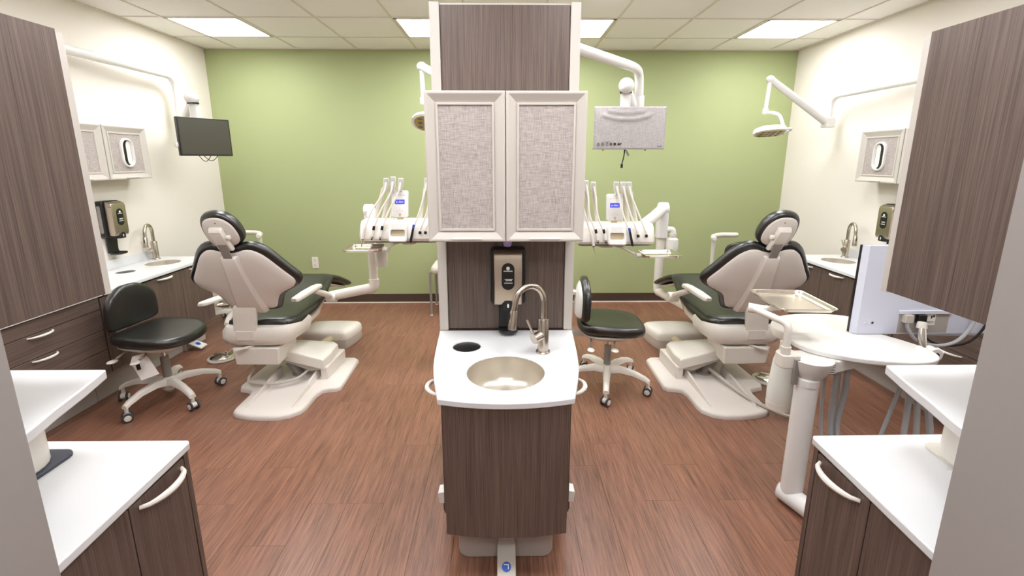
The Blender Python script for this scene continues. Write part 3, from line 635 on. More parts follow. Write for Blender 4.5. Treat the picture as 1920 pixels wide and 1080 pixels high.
# ------------------------------------------------------------------ dental chairs
def dental_chair(tf, label, hose):
    AX = -1.73
    t = Thing('dental_chair', label, 'dental chair', (-1.55, 3.2, 0), 'dental treatment chairs', tf=tf)
    P = t.part
    # base plate with side wings
    ol = [(-1.335, 2.775), (-1.322, 2.83), (-1.318, 2.99), (-1.30, 3.045), (-1.255, 3.064), (-1.21, 3.072), (-1.188, 3.10), (-1.192, 3.30), (-1.20, 3.56), (-1.24, 3.60),
          (-1.86, 3.60), (-1.90, 3.56), (-1.91, 3.12), (-1.89, 3.075), (-1.84, 3.062), (-1.79, 3.04), (-1.775, 2.98), (-1.772, 2.80), (-1.765, 2.758), (-1.735, 2.735),
          (-1.65, 2.706), (-1.555, 2.694), (-1.457, 2.697), (-1.385, 2.725)]
    cx, cy = -1.55, 3.15
    pl = P('base_plate', MB().rings([[(cx+(x-cx)*k, cy+(y-cy)*k, z) for x, y in ol] for k, z in ((1, 0), (1, .018), (.985, .030), (.95, .034), (.6, .036), (.2, .036))]), 'shell', ang=50)
    for x, yb_, ya in ((-1.405, 3.10, 2.80), (-1.70, 3.10, 2.80)):
        P('plate_rib', MB().rings([[(x-w_, y, .03), (x+w_, y, .03), (x+w_*.5, y, z), (x-w_*.5, y, z)] for y, w_, z in ((ya, .006, .036), (ya+.02, .011, .046), (yb_-.1, .014, .062), (yb_+.2, .016, .10))]), 'shell', pl, ang=50)
    # hump with the lift pivot, lift arm, carriage box
    top = [(-1.655, 3.22, .268), (-1.600, 3.195, .258), (-1.335, 3.190, .190), (-1.320, 3.30, .192), (-1.335, 3.50, .190), (-1.37, 3.53, .195), (-1.66, 3.53, .215), (-1.68, 3.49, .225)]
    rs = []
    for k, dz in ((1.01, -.085), (1, -.012), (.985, -.003), (.94, .004), (.5, .010)):
        rs.append([(-1.5+(x+1.5)*k, 3.36+(y-3.36)*k, z+dz if dz > -.05 else max(.03, z-.075)) for x, y, z in top])
    P('lift_cover', MB().rings(rs), 'cream', bev=.004)
    P('base_hump', MB().rings([[(-1.365, 3.20, z), (-1.315, 3.20, z), (-1.30, 3.55, z), (-1.62, 3.56, z), (-1.62, 3.32, z), (-1.40, 3.30, z)] for z in (.03, .13)]), 'shell', bev=.008)
    P('lift_arm', MB().rings([[(x, 3.215, z0), (x, 3.42, z0), (x, 3.42, z1), (x, 3.215, z1)] for x, z0, z1 in ((-1.36, .10, .17), (-1.44, .09, .18), (-1.60, .155, .22), (-1.80, .185, .225), (-1.90, .20, .23))]), 'casting', bev=.008)
    P('actuator', MB().cyl((-1.56, 3.30, .035), (-1.64, 3.27, .20), .035, n=14).cyl((-1.56, 3.30, .03), (-1.56, 3.30, .05), .055, n=16), 'greyp')
    P('socket_plate', MB().box(-1.62, -1.44, 3.325, 3.335, .045, .10), 'greyp').parent = t.o
    P('carriage_box', MB().rings([[(-1.885, 3.055, .215), (-1.585, 3.055, .215), (-1.60, 3.36, .215), (-1.87, 3.36, .215)], [(-1.90, 3.05, .345), (-1.575, 3.05, .345), (-1.59, 3.38, .345), (-1.88, 3.38, .345)]]), 'cream', bev=.010)
    P('release_lever', MB().tube([(-1.74, 3.10, .352), (-1.80, 3.035, .350), (-1.86, 3.02, .338)], .009, 8), 'cream')
    # turret under the seat
    tr = [(-1.965, 3.10), (-1.955, 3.06), (-1.90, 3.035), (-1.60, 3.035), (-1.53, 3.06), (-1.50, 3.12), (-1.47, 3.36), (-1.56, 3.62), (-1.90, 3.62), (-1.96, 3.36)]
    P('turret', MB().rings([[(AX+(x-AX)*k, 3.3+(y-3.3)*k, z) for x, y in tr] for k, z in ((.84, .352), (.95, .372), (1, .415), (.99, .468), (.93, .492))]), 'cream', ang=45)
    P('turret_notch', MB().box(-1.845, -1.725, 3.0325, 3.05, .405, .474), 'shell', bev=.004)
    # seat: pan, upholstery, toe section
    def loft(rows, nseg=16, crown=.0):
        rs = []
        for y, zt, hw, th, dx in rows:
            ring = []
            for i in range(nseg):
                a = 6.28319*i/nseg; c, s = math.cos(a), math.sin(a)
                ex = abs(c)**.45*(1 if c > 0 else -1); ez = abs(s)**.6*(1 if s > 0 else -1)
                ring.append((AX+dx+hw*ex, y, zt-th/2+th/2*ez))
            rs.append(ring)
        return MB().rings(rs)
    P('seat_pan', loft([(3.13, .455, .20, .05, 0), (3.30, .455, .235, .09, 0), (3.60, .50, .235, .12, 0), (3.82, .57, .215, .10, 0), (3.95, .60, .18, .05, 0)]), 'cream', ang=50)
    st = P('seat', loft([(3.11, .525, .17, .06, 0), (3.13, .535, .215, .085, 0), (3.25, .525, .245, .10, 0), (3.5, .535, .252, .10, 0), (3.72, .585, .248, .10, 0), (3.88, .645, .24, .085, 0), (3.94, .655, .232, .075, 0), (3.97, .65, .22, .05, 0)]), 'vinyl', ang=60)
    P('toe_rest', loft([(3.955, .64, .21, .05, 0), (3.98, .645, .226, .07, .005), (4.10, .610, .232, .075, .01), (4.24, .545, .236, .07, .02), (4.33, .50, .23, .055, .025), (4.37, .475, .20, .025, .025)]), 'vinyl', ang=60)
    P('toe_shell', loft([(3.90, .56, .12, .03, 0), (4.05, .545, .16, .03, .01), (4.22, .48, .19, .02, .02), (4.33, .445, .17, .012, .025)]), 'cream', ang=60)
    # backrest: plane (w across, u up the back, n forward)
    def BK(w_, u, n): return (AX+w_, 3.10 - .432*u + .902*n + .25*w_*w_, .625 + .902*u + .432*n)
    half = [(0, .505), (.06, .515), (.10, .530), (.155, .528), (.215, .485), (.265, .415), (.315, .335), (.355, .275), (.366, .235), (.345, .190), (.29, .155), (.232, .115), (.200, .06), (.180, .005), (.145, -.025), (0, -.03)]
    full = half + [(-a, b) for a, b in reversed(half[1:-1])]
    fs = spl(full, 2, True)
    P('backrest', MB().rings([[(a*k, .22+(b-.22)*k2, n) for a, b in fs] for k, k2, n in ((.90, .90, -.005), (.97, .97, 0), (1, 1, .014), (1.005, 1.005, .03), (.99, .985, .048), (.95, .94, .062), (.8, .8, .07), (.4, .4, .066))]).map(BK), 'vinyl', ang=60)
    sh = P('back_shell', MB().rings([[(a*k, .205+(b-.205)*k2, n) for a, b in fs] for k, k2, n in ((.91, .885, .004), (.905, .88, -.010), (.88, .855, -.018), (.75, .72, -.028), (.45, .45, -.036), (.15, .15, -.038))]).map(BK), 'shell', ang=60)
    P('spine_cover', MB().rings([[(-a, u, -.02), (a, u, -.02), (a*.8, u, n), (-a*.8, u, n)] for a, u, n in ((.055, .462, -.040), (.058, .44, -.052), (.066, .34, -.058), (.085, .20, -.060), (.105, .06, -.058), (.11, -.005, -.048), (.10, -.02, -.035))]).map(BK), 'shell', sh, bev=.008, ang=50)
    P('back_bracket', MB().rings([[(AX+dx-w_, y, z), (AX+dx+w_, y, z), (AX+dx+w_, y+.03, z+.006), (AX+dx-w_, y+.03, z+.006)] for dx, w_, y, z in ((-.035, .076, 3.030, .650), (-.042, .078, 3.030, .60), (-.050, .078, 3.036, .54), (-.055, .077, 3.038, .49), (-.058, .076, 3.040, .455))]), 'cream', bev=.006)
    # headrest
    ho = [(-.112, .70), (-.070, .735), (.0, .742), (.050, .722), (.088, .675), (.105, .61), (.100, .555), (.062, .515), (-.01, .498), (-.085, .503), (-.115, .55), (-.125, .63)]
    HK = lambda w_, u, n: BK(w_, u, n+.025)
    hs = spl(ho, 3, True)
    P('headrest', MB().rings([[(-.01+(a+.01)*k, .615+(b-.615)*k, n) for a, b in hs] for k, n in ((.90, -.012), (.97, -.006), (1.01, .008), (1.02, .026), (.98, .044), (.85, .054), (.4, .052))]).map(HK), 'vinyl', ang=60)
    hb = P('headrest_shell', MB().rings([[(-.008+(a+.008)*k, .606+(b-.612)*k, n) for a, b in hs] for k, n in ((.87, -.004), (.86, -.016), (.78, -.022), (.3, -.026))]).map(HK), 'shell', ang=60)
    P('headrest_slide', MB().rings([[(-.048+dx, u, -.025), (.034+dx, u, -.025), (.032+dx, u, n), (-.046+dx, u, n)] for dx, u, n in ((.012, .500, -.05), (.010, .515, -.062), (0, .60, -.066), (-.008, .645, -.062), (-.010, .662, -.045))]).map(HK), 'cream', hb, bev=.006)
    P('adjust_knob', MB().lathe([(.013, 0), (.015, .004), (.015, .02), (.01, .024)], (0, 0, 0), (1, 0, 0), 12).map(lambda x, y, z: HK(.034+x, .60+z, -.048+y)), 'cream', hb)
    P('headrest_screw', MB().ell((0, 0, 0), (.004, .004, .002), 8, 5).map(lambda x, y, z: HK(-.01+x, .69+y, -.028+z)), 'black', hb)
    P('headrest_bar', MB().rings([[(-.026, u, -.012), (.026, u, -.012), (.026, u, -.020), (-.026, u, -.020)] for u in (.44, .56)]).map(lambda w_, u, n: BK(w_, u, n-.024)), 'greyp')
    # armrests
    def pad(pts, hw, th):
        return MB().rings([[(x-hw*k, y, z-th*k), (x+hw*k, y, z-th*k), (x+hw*k, y, z+th*.3), (x+hw*k*.7, y, z+th), (x-hw*k*.7, y, z+th), (x-hw*k, y, z+th*.3)] for x, y, z, k in pts])
    P('armrest', pad([(-1.492, 3.17, .648, .55), (-1.490, 3.19, .652, .9), (-1.485, 3.33, .656, 1), (-1.478, 3.50, .654, .95), (-1.474, 3.57, .648, .8), (-1.472, 3.59, .642, .5)], .034, .016), 'cream', bev=.004)
    P('arm_bracket', MB().tube([(-1.478, 3.48, .632), (-1.45, 3.60, .575), (-1.425, 3.70, .520)], [.022, .024, .026], 12), 'cream')
    P('arm_hub', MB().cyl((-1.47, 3.70, .515), (-1.39, 3.70, .515), .042, n=20), 'cream', bev=.006)
    P('armrest', pad([(-2.09, 3.08, .645, .55), (-2.085, 3.10, .65, .9), (-2.06, 3.20, .652, 1), (-2.03, 3.32, .650, .9), (-2.02, 3.36, .644, .5)], .034, .014), 'cream', bev=.004)
    P('arm_bracket', MB().tube([(-2.05, 3.24, .632), (-2.0, 3.40, .57), (-1.95, 3.56, .50)], [.018, .022, .024], 10), 'cream')
    P('arm_hub', MB().cyl((-1.99, 3.57, .50), (-1.90, 3.57, .50), .040, n=16), 'cream', bev=.006)
    if hose:
        P('base_hose', MB().tube(spl([(-1.58, 3.25, .09), (-1.62, 3.10, .075), (-1.68, 2.90, .055), (-1.76, 2.76, .045), (-1.86, 2.70, .02), (-1.94, 2.76, .02), (-1.985, 2.86, .10), (-1.985, 2.90, .22)], 5), .012, 8), 'casting')
    else:
        P('base_hose', MB().tube(spl([(-1.46, 3.24, .10), (-1.50, 3.12, .085), (-1.62, 3.06, .075), (-1.76, 3.07, .07), (-1.84, 3.10, .08), (-1.83, 3.18, .14), (-1.80, 3.24, .20)], 5), .010, 8), 'casting')
    return t
CR = lambda x, y, z: (-x-.06, y-.03, z)
dental_chair(None, 'black and cream dental chair near the tagged stool', False)
dental_chair(CR, 'black and cream dental chair by the steel tray cart', True)

def floor_box(tf, label):
    t = Thing('utility_box', label, 'utility box', (-1.57, 3.99, 0), 'cream utility boxes on the floor', tf=tf)
    ol = spl([(-1.79, 3.93), (-1.78, 3.87), (-1.72, 3.845), (-1.58, 3.835), (-1.44, 3.84), (-1.39, 3.86), (-1.36, 3.96), (-1.34, 4.09), (-1.37, 4.14), (-1.55, 4.16), (-1.74, 4.15), (-1.79, 4.10)], 2, True)
    P = lambda k, z: [(-1.57+(x+1.57)*k, 3.99+(y-3.99)*k, z) for x, y in ol]
    t.part('box_body', MB().rings([P(.97, 0), P(1, .02), P(1, .085)]), 'casting', ang=50)
    t.part('box_lid', MB().rings([P(1.01, .083), P(1.015, .10), P(1.0, .135), P(.93, .155), P(.7, .165), P(.2, .168)]), 'cream', ang=50)
    t.part('conduit', MB().cyl((-1.545, 3.545 if tf is None else 3.565, .112), (-1.53, 3.90, .085), .036, n=16), 'tan')
floor_box(None, 'cream floor box with tan pipe behind the tagged stool\'s dental chair')
floor_box(lambda x, y, z: (-x-.07, y-.05, z), 'cream floor box with tan pipe beside the stool without a tag')
def foot_disc(label, c, rz):
    t = Thing('foot_control', label, 'foot control', (0, 0, 0), 'round metal foot controls')
    t.part('base_ring', MB().lathe([(.11, 0), (.115, .006), (.11, .014), (.09, .016)], n=28), 'casting')
    t.part('pedal_disc', MB().lathe([(.092, .016), (.094, .024), (.085, .030), (.03, .040), (.001, .042)], n=28), 'chrome')
    t.part('disc_clip', MB().box(-.06, .06, -.012, .012, .034, .05).cyl((.03, 0, .04), (.03, 0, .062), .009, n=10), 'nickel', bev=.002)
    t.part('carry_bail', MB().tube(bend([(.05, -.07, .02), (.06, -.07, .06), (.06, .07, .06), (.05, .07, .02)], .03), .005, 8), 'chrome')
    t.part('cord', MB().tube(spl([(.10, 0, .014), (.15, .01, .012), (.19, .04, .010), (.25, .06, .010)], 4), .009, 8), 'rubber')
    t.o.location = c; t.o.rotation_euler.z = rz
foot_disc('round chrome foot control beside the tagged stool', (-2.36, 3.66, 0), R(10))
foot_disc('round chrome foot control beside the cart with steel tray', (1.97, 3.21, 0), R(-35))

# ------------------------------------------------------------------ delivery units over the chairs
def text_mesh(s, size, mat):
    cu = bpy.data.curves.new('mark', 'FONT'); cu.body = s; cu.size = size; cu.align_x = 'CENTER'; cu.align_y = 'CENTER'; cu.extrude = .0003
    o = bpy.data.objects.new('tmp', cu); COL.objects.link(o); bpy.context.view_layer.update()
    me = bpy.data.meshes.new_from_object(o.evaluated_get(bpy.context.evaluated_depsgraph_get())); bpy.data.objects.remove(o)
    me.materials.clear(); me.materials.append(M[mat]); return me
def delivery(tf, s, label, words, post, hp_words):
    """built with x increasing to the centre of the room; panel at x=0"""
    t = Thing('delivery_unit', label, 'delivery unit', (0, 0, 1.0), 'instrument delivery units', tf=tf)
    P = t.part
    prof = [(-.115, 1.035), (-.125, 1.055), (-.115, 1.10), (-.085, 1.16), (-.05, 1.185), (.06, 1.185), (.09, 1.15), (.09, 1.05), (.06, 1.03)]
    hd = P('instrument_head', MB().rings([[(x, y*k, 1.10+(z-1.10)*k) for y, z in prof] for x, k in ((-.285, .86), (-.275, .97), (-.25, 1), (.25, 1), (.275, .97), (.285, .86))]), 'cream', ang=35)
    P('lower_edge', MB().prism(rrect(-.27, .27, -.09, .08, .03), 1.018, 1.034), 'greyp', bev=.003)
    fr_ = MB()
    rr = lambda hx, hz, r: [(p[0], p[1]) for p in rrect(-hx, hx, 1.105-hz, 1.105+hz, r)]
    A = lambda pts, off: [(x, -.119+(z-1.105)*.30-off, z) for x, z in pts]
    hf = P('grip_frame', MB().rings([A(rr(.070, .072, .018), -.01), A(rr(.068, .070, .018), .014), A(rr(.060, .062, .014), .020), A([(x, z-.008) for x, z in rr(.052, .026, .012)], .018), A([(x, z-.008) for x, z in rr(.050, .024, .011)], .002)], caps=False), 'white', ang=30)
    P('grip_slot', MB().rings([A([(x, z-.008) for x, z in rr(.051, .025, .011)], .000), A([(x, z-.008) for x, z in rr(.051, .025, .011)], .003)]), 'tan', hf)
    P('panel_stem', MB().cyl((0, -.02, 1.18), (0, -.015, 1.225), .022, n=14), 'tan')
    B = lambda pts, off: [(x, -.03+(z-1.2)*.22-off, z) for x, z in pts]
    pr = lambda g: rrect(-.062+g, .062-g, 1.20+g, 1.395-g, .016)
    cp = P('control_panel', MB().rings([B(pr(.004), -.012), B(pr(0), -.008), B(pr(0), .006), B(pr(.004), .010)]), 'white', ang=40)
    P('display', MB().rings([B(rrect(-.036, .036, 1.297, 1.33, .002, 1), .0098), B(rrect(-.036, .036, 1.297, 1.33, .002, 1), .0112)]), 'lcd', cp)
    me = text_mesh('a-dec', .026, 'whiteink'); ox = tf(0, -.03+.113*.22-.0122, 1.3135)
    o = link('display_lettering', me, cp); o.location = Vector(ox)-Vector(t.loc); o.rotation_euler = (R(90-12.4), 0, 0)
    keys = MB()
    for a, b in ((0, 1.255), (-.018, 1.245), (.018, 1.245), (0, 1.235), (-.03, 1.36), (-.01, 1.362), (.01, 1.362), (.03, 1.36)): keys.add(B([(a-.006, b-.003), (a+.006, b-.003), (a+.006, b+.003), (a-.006, b+.003)], .0103), [(0, 1, 2, 3)])
    P('keypad', keys, 'trimw', cp)
    # whips with hanging hoses, handpieces held in front
    spots = words['spots']
    for k, (xb, xt, kind) in enumerate(spots):
        zt = 1.475 + (.01 if k == 1 else 0)
        wp = P('whip_arm', MB().tube([(xb-.01, .05, 1.16), (xb+(xt-xb)*.62, .02, 1.365), (xb+(xt-xb)*.74, .012, 1.40), (xt-.004, -.01, 1.43)], [.015, .014, .017, .015], 10), 'cream')
        P('whip_head', MB().rings([[(xt+dx-w_, y-.014, z), (xt+dx+w_, y-.014, z), (xt+dx+w_, y+.014, z), (xt+dx-w_, y+.014, z)] for dx, w_, y, z in ((-.012, .013, -.008, 1.395), (-.002, .018, -.012, 1.43), (.002, .019, -.018, zt-.01), (.004, .017, -.022, zt+.012))]), 'white', wp, bev=.004)
        P('hose_hole', MB().ell((xt+.001, -.030, zt-.02), (.0055, .003, .0055), 8, 5), 'black', wp)
        xe = xb-.035
        P('hose', MB().tube(spl([(xt+.002, -.030, zt-.02), (xt-.012, -.058, 1.38), (xb+.018, -.098, 1.25), (xe+.008, -.135, 1.13 if kind else words['z0'])], 4), .007, 8), 'cream', wp)
        # the handpiece is held, so a thing of its own
        z0 = 1.13 if kind else words['z0']
        h = Thing('dental_handpiece', hp_words[k], 'handpiece', (xe, -.14, z0-.05), words['hpgroup'], tf=tf)
        a = Vector((xe+.010, -.133, z0+.01)); d = Vector((-.22, -.10, -1)).normalized()
        q = lambda m: tuple(a+d*m)
        if kind == 0:
            h.part('body', MB().tube([q(0), q(.05), q(.085)], [.010, .011, .012], 12), 'cream'); h.part('collar', MB().cyl(q(.084), q(.09), .010, n=12), 'black')
            h.part('tip', MB().tube([q(.09), q(.12), q(.15)], [.007, .006, .001], 10), 'tan')
        elif kind == 1:
            h.part('collar', MB().cyl(q(-.01), q(.02), .0095, n=12), 'black'); h.part('body', MB().tube([q(.02), q(.055), q(.07)], [.0085, .009, .0095], 12), 'white')
            h.part('head_ring', MB().cyl(q(.07), q(.084), .0105, n=12), 'chrome'); h.part('tip', MB().cyl(q(.084), q(.094), .006, n=10), 'black')
        elif kind == 2:
            h.part('collar', MB().cyl(q(-.02), q(.008), .009, n=12), 'blue'); h.part('body', MB().tube([q(.008), q(.06), q(.115)], [.008, .0085, .0095], 12), 'black'); h.part('tip', MB().cyl(q(.115), q(.125), .006, n=10), 'chrome')
        else:
            h.part('body', MB().tube([q(0), q(.03)], [.008, .009], 12), 'cream'); h.part('tip', MB().cyl(q(.03), q(.05), .010, n=12), 'black')
    # support: elbow, post, long arm back to the chair
    ex, ey, ez, bx, by, bz = post
    k, blk = words.get('k', 1), words.get('blk', 1.03)          # thickness of the support, underside of the elbow block
    P('boom', MB().tube([(-.20, .06, 1.12), (ex*.6-.2*.4, ey*.6+.06*.4, 1.12*.4+ez*.6-.01), (ex, ey, ez)], [.042, .040*k, .040*k], 14), 'white')
    P('elbow_cap', MB().cyl((ex-.045*k, ey, ez), (ex+.03*k, ey, ez), .052*k, n=20), 'white', bev=.01)
    P('elbow_block', MB().prism(rrect(ex-.047*k, ex+.035*k, ey-.045*k, ey+.045*k, .025), blk, ez), 'white', bev=.008)
    P('post', MB().cyl((ex-.006, ey, bz), (ex-.006, ey, blk+.01), .034*k, n=18), 'cream')
    P('swing_arm', MB().tube(bend(words.get('arm') or [(ex-.006, ey, bz+.06), (ex-.006, ey, bz-.012), (bx, by, bz-.09)], .05 if 'arm' in words else .03), .040, 14), 'cream')
    # tray holder and water bottle
    kx, ky, kz = words['tray']
    P('tray_arm', MB().tube(bend([(.02, -.04, 1.025), (-.06, -.09, 1.005), (kx+.16, ky-.04, kz+.006), (kx+.125, ky-.01, kz-.0125), (kx-.02, ky, kz-.0125)], .03), .010, 10), 'cream')
    P('tray_knob', MB().cyl((kx+.172, ky-.055, kz+.006), (kx+.134, ky-.035, kz+.006), .018, n=12), 'cream')
    P('hub_disc', MB().lathe([(.05, 0), (.058, .008), (.055, .02)], (.055, -.02, 1.0), n=20), 'cream')
    bx_, by_, bz_, cap = words['bottle']
    bt = P('water_bottle', MB().lathe([(r_*k, h_*k) for r_, h_ in ((.001, 0), (.040, .002), (.046, .02), (.050, .12), (.046, .15), (.026, .165), (.024, .18))], (bx_, by_, bz_), n=20), 'bottle')
    P('bottle_cap', MB().lathe([(r_*k, h_*k) for r_, h_ in ((.030, .172), (.032, .18), (.030, .20))], (bx_, by_, bz_), n=18), 'cream', bt)
    P('bottle_arm', MB().tube(bend([(bx_, by_, bz_+.195*k), (bx_, by_, cap), (ex, ey, cap)], .03), .024*k, 12), 'white', bt)
    tray(words['traylabel'], (kx-.02, ky, kz), .125, .115, 0, tf)
def tray(label, c, hx, hy, rz, tf=None):
    x, y, z = c; t = Thing('instrument_tray', label, 'tray', c, 'steel instrument trays', tf=tf)
    co, si = math.cos(rz), math.sin(rz)
    def rg(k, zz, r=.03): return [(x+co*a-si*b, y+si*a+co*b, z+zz) for a, b in rrect(-hx-k, hx+k, -hy-k, hy+k, r, 5)]
    t.part('tray_pan', MB().rings([rg(-.012, 0), rg(.0, .004), rg(.006, .016), rg(.012, .018), rg(.013, .016), rg(.006, .012), rg(-.002, -.001), rg(-.012, -.003)], closed=True).add(rg(-.012, .0)[:], [list(range(24))]), 'tray', ang=35)
    return t
TDL = lambda x, y, z: (x-.785, y+3.5, z)
TDR = lambda x, y, z: (-x+.815, y+3.5, z-.028)
hw = lambda side: ['ivory pointed scaler at the end of the handpiece row %s' % side, 'white handpiece with black collar next to the scaler %s' % side,
      'white handpiece with black collar beside the control panel %s' % side, 'black handpiece with blue collar %s' % side,
      'short cream syringe next to the blue-collared handpiece %s' % side, 'short cream syringe last in the row after the blue-collared handpiece %s' % side]
delivery(TDL, 1, 'white delivery unit with handpieces above the chair near the tagged stool', dict(hpgroup='handpieces on the delivery units', z0=1.128, spots=[(-.21, -.093, 0), (-.145, -.042, 1), (-.085, .013, 1), (.140, .205, 2), (.195, .245, 3), (.235, .28, 3)], tray=(-.25, -.06, .965), bottle=(-.20, .13, .79, 1.02), traylabel='steel tray on the delivery unit near the tagged stool'),
         (-.285, .20, 1.225, -.66, .22, .61), hw('near the tagged stool'))
delivery(TDR, -1, 'white delivery unit with handpieces beside the foam-wrapped monitor', dict(hpgroup='handpieces on the delivery units', z0=1.10, spots=[(.215, .275, 0), (.183, .22, 1), (.125, .165, 1), (-.065, -.005, 2), (-.12, -.055, 3), (-.18, -.10, 3)], tray=(-.32, -.06, .945), bottle=(-.775, .88, .725, .997), k=1.2, blk=.91, arm=[(-.678, .92, .46), (-.678, .92, .378), (-.785, .45, .372), (-.805, .07, .396)], traylabel='steel tray on the delivery unit below the foam-wrapped monitor'),
         (-.672, .92, 1.190, 0, 0, .42), hw('below the foam-wrapped monitor'))

# ------------------------------------------------------------------ monitors and operating lights
t = Thing('monitor_support', 'white wall-mounted tube arm carrying the black wall monitor', 'monitor support', (XL, 2.3, 2.35))
t.part('arm_tube', MB().tube(bend([(XL+.004, 2.2, 2.352), (-2.985, 2.2, 2.352), (-2.985, 4.52, 2.352), (-2.985, 4.52, 2.02)], .15, 8), .033, 14), 'white')
t.part('wall_flange', MB().cyl((XL, 2.2, 2.352), (XL+.02, 2.2, 2.352), .06, n=20), 'white')
t.part('pivot_sleeve', MB().cyl((-2.985, 4.52, 1.93), (-2.985, 4.52, 2.13), .037, n=16), 'white')
t.part('swing_link', MB().tube(bend([(-2.985, 4.52, 1.96), (-2.90, 4.45, 2.0), (-2.70, 4.275, 2.13)], .04), .030, 12), 'white')
b_ = t.part('pivot_dome', MB().ell((-2.688, 4.24, 2.136), (.056, .056, .054), 18, 11), 'white')
t.part('drop_post', MB().prism(rrect(-2.728, -2.652, 4.235, 4.29, .02), 1.86, 2.105), 'white')
t.part('dome_band', MB().lathe([(.045, 0), (.046, .012), (.04, .014)], (-2.688, 4.25, 2.086), n=18), 'black', b_)
def monitor(name, label, p0, p1, z0, z1, th, group=None):
    """flat screen whose face runs from p0 to p1 (seen from the front, left to right)"""
    a, b = Vector(p0), Vector(p1); d = (b-a); L_ = d.length; d.normalize(); n = Vector((d.y, -d.x))
    F = lambda u, v, q: (a.x+d.x*u+n.x*q, a.y+d.y*u+n.y*q, z0+v)
    t = Thing(name, label, 'monitor', ((a.x+b.x)/2, (a.y+b.y)/2, z0), group)
    return t, F, L_, z1-z0
t, F, W_, H_ = monitor('monitor', 'black flat monitor hanging from the white wall arm', (-2.716, 4.045), (-2.497, 4.42), 1.650, 1.968, .03)
t.part('housing', MB().box(0, W_, 0, H_, -.035, 0).map(F), 'black', bev=.004)
t.part('screen', MB().box(.012, W_-.012, .014, H_-.010, -.001, .0012).map(F), 'screen')
t.part('back_mount', MB().box(W_*.16, W_*.5, H_*.3, H_*.85, -.10, -.03).map(F), 'white', bev=.006)
for k, (u0, u1, dp) in enumerate(((.15, .25, .05), (.19, .31, .045))):
    t.part('cable_loop', MB().tube([F(u0+(u1-u0)*i/12, -dp*math.sin(math.pi*i/12)+.004, -.02) for i in range(13)], .003, 6), 'black')
t.part('side_knob', MB().ell(F(-.002, .09, -.035), (.018, .018, .028), 12, 7), 'white')

t = Thing('monitor_support', 'white tube arm from the centre tower carrying the foam-wrapped monitor', 'monitor support', (.2, 2.6, 2.26))
t.part('arm_tube', MB().tube(bend([(.18, 2.598, 2.23), (.18, 2.70, 2.232), (.36, 2.87, 2.256), (.92, 3.53, 2.262), (.992, 3.66, 2.25), (1.012, 3.705, 2.055)], .10, 8), .033, 14), 'white')
t.part('tower_flange', MB().cyl((.18, 2.598, 2.23), (.18, 2.62, 2.23), .046, n=18), 'white')
t.part('pivot_sleeve', MB().cyl((1.012, 3.705, 1.90), (1.012, 3.705, 2.09), .040, n=16), 'white')
t.part('swing_link', MB().tube([(1.0, 3.72, 1.97), (.955, 3.705, 2.03), (.898, 3.66, 2.14)], [.05, .045, .040], 12), 'white')
b_ = t.part('pivot_dome', MB().ell((.890, 3.615, 2.150), (.057, .057, .057), 18, 11), 'white')
t.part('drop_post', MB().prism(rrect(.862, .936, 3.631, 3.69, .02), 1.88, 2.112), 'white')
t.part('dome_band', MB().lathe([(.044, 0), (.045, .012), (.04, .014)], (.894, 3.640, 2.100), n=18), 'black', b_)
t, F, W_, H_ = monitor('monitor', 'flat monitor still wrapped in a grey foam sheet', (.658, 3.60), (1.193, 3.60), 1.695, 2.003, .03)
t.part('housing', MB().box(.008, W_-.008, 0, H_-.005, -.035, -.004).map(F), 'black', bev=.003)
nu, nv = 40, 24; g = MB(); vs = []; 
for j in range(nv+1):
    for i in range(nu+1):
        u, v = i/nu, j/nv
        q = 0
        for dep, hh, ww, am in ((.80, .10, .33, .010), (.90, .05, .26, .008)):
            arc = dep - hh*(1-((u-.45)/ww)**2) if abs(u-.45) < ww else 9
            q += am*math.exp(-((v-arc)/.028)**2)
        q += .003*math.sin(u*17+v*9)*math.exp(-((u-.12)/.12)**2)*v
        vs.append(F(u*W_, v*H_, .003+q))
g.add(vs, [(j*(nu+1)+i, j*(nu+1)+i+1, (j+1)*(nu+1)+i+1, (j+1)*(nu+1)+i) for j in range(nv) for i in range(nu)])
fo = t.part('foam_sheet', g, 'foam', ang=80)
fo.modifiers.new('thick', 'SOLIDIFY').thickness = .003
t.part('foam_edge', MB().box(-.001, W_+.001, -.002, .006, -.036, .004).map(F), 'greyp')
pr_ = MB()
def quad(x0, x1, z0, z1): pr_.add([F(x0, z0, .0062), F(x1, z0, .0062), F(x1, z1, .0062), F(x0, z1, .0062)], [(0, 1, 2, 3)])
def ringm(cx_, cz_, r0, r1, n=14, a0=0, a1=360):
    for i in range(n):
        p, q = R(a0+(a1-a0)*i/n), R(a0+(a1-a0)*(i+1)/n)
        pr_.add([F(cx_+r0*math.cos(p), cz_+r0*math.sin(p), .0062), F(cx_+r1*math.cos(p), cz_+r1*math.sin(p), .0062), F(cx_+r1*math.cos(q), cz_+r1*math.sin(q), .0062), F(cx_+r0*math.cos(q), cz_+r0*math.sin(q), .0062)], [(0, 1, 2, 3)])
def bar(x0, z0, x1, z1, wd):
    d = Vector((x1-x0, z1-z0)).normalized(); n = Vector((-d.y, d.x))*wd/2
    pr_.add([F(x0+n.x, z0+n.y, .0062), F(x0-n.x, z0-n.y, .0062), F(x1-n.x, z1-n.y, .0062), F(x1+n.x, z1+n.y, .0062)], [(0, 1, 2, 3)])
for i, x in enumerate((.036, .069, .102)): quad(x-.010, x+.010, .0225, .0245)
bar(.027, .030, .034, .046, .004); bar(.038, .046, .045, .030, .004); bar(.030, .029, .042, .029, .003)
ringm(.069, .038, .007, .0105); bar(.069, .038, .074, .033, .002); bar(.069, .038, .069, .044, .002)
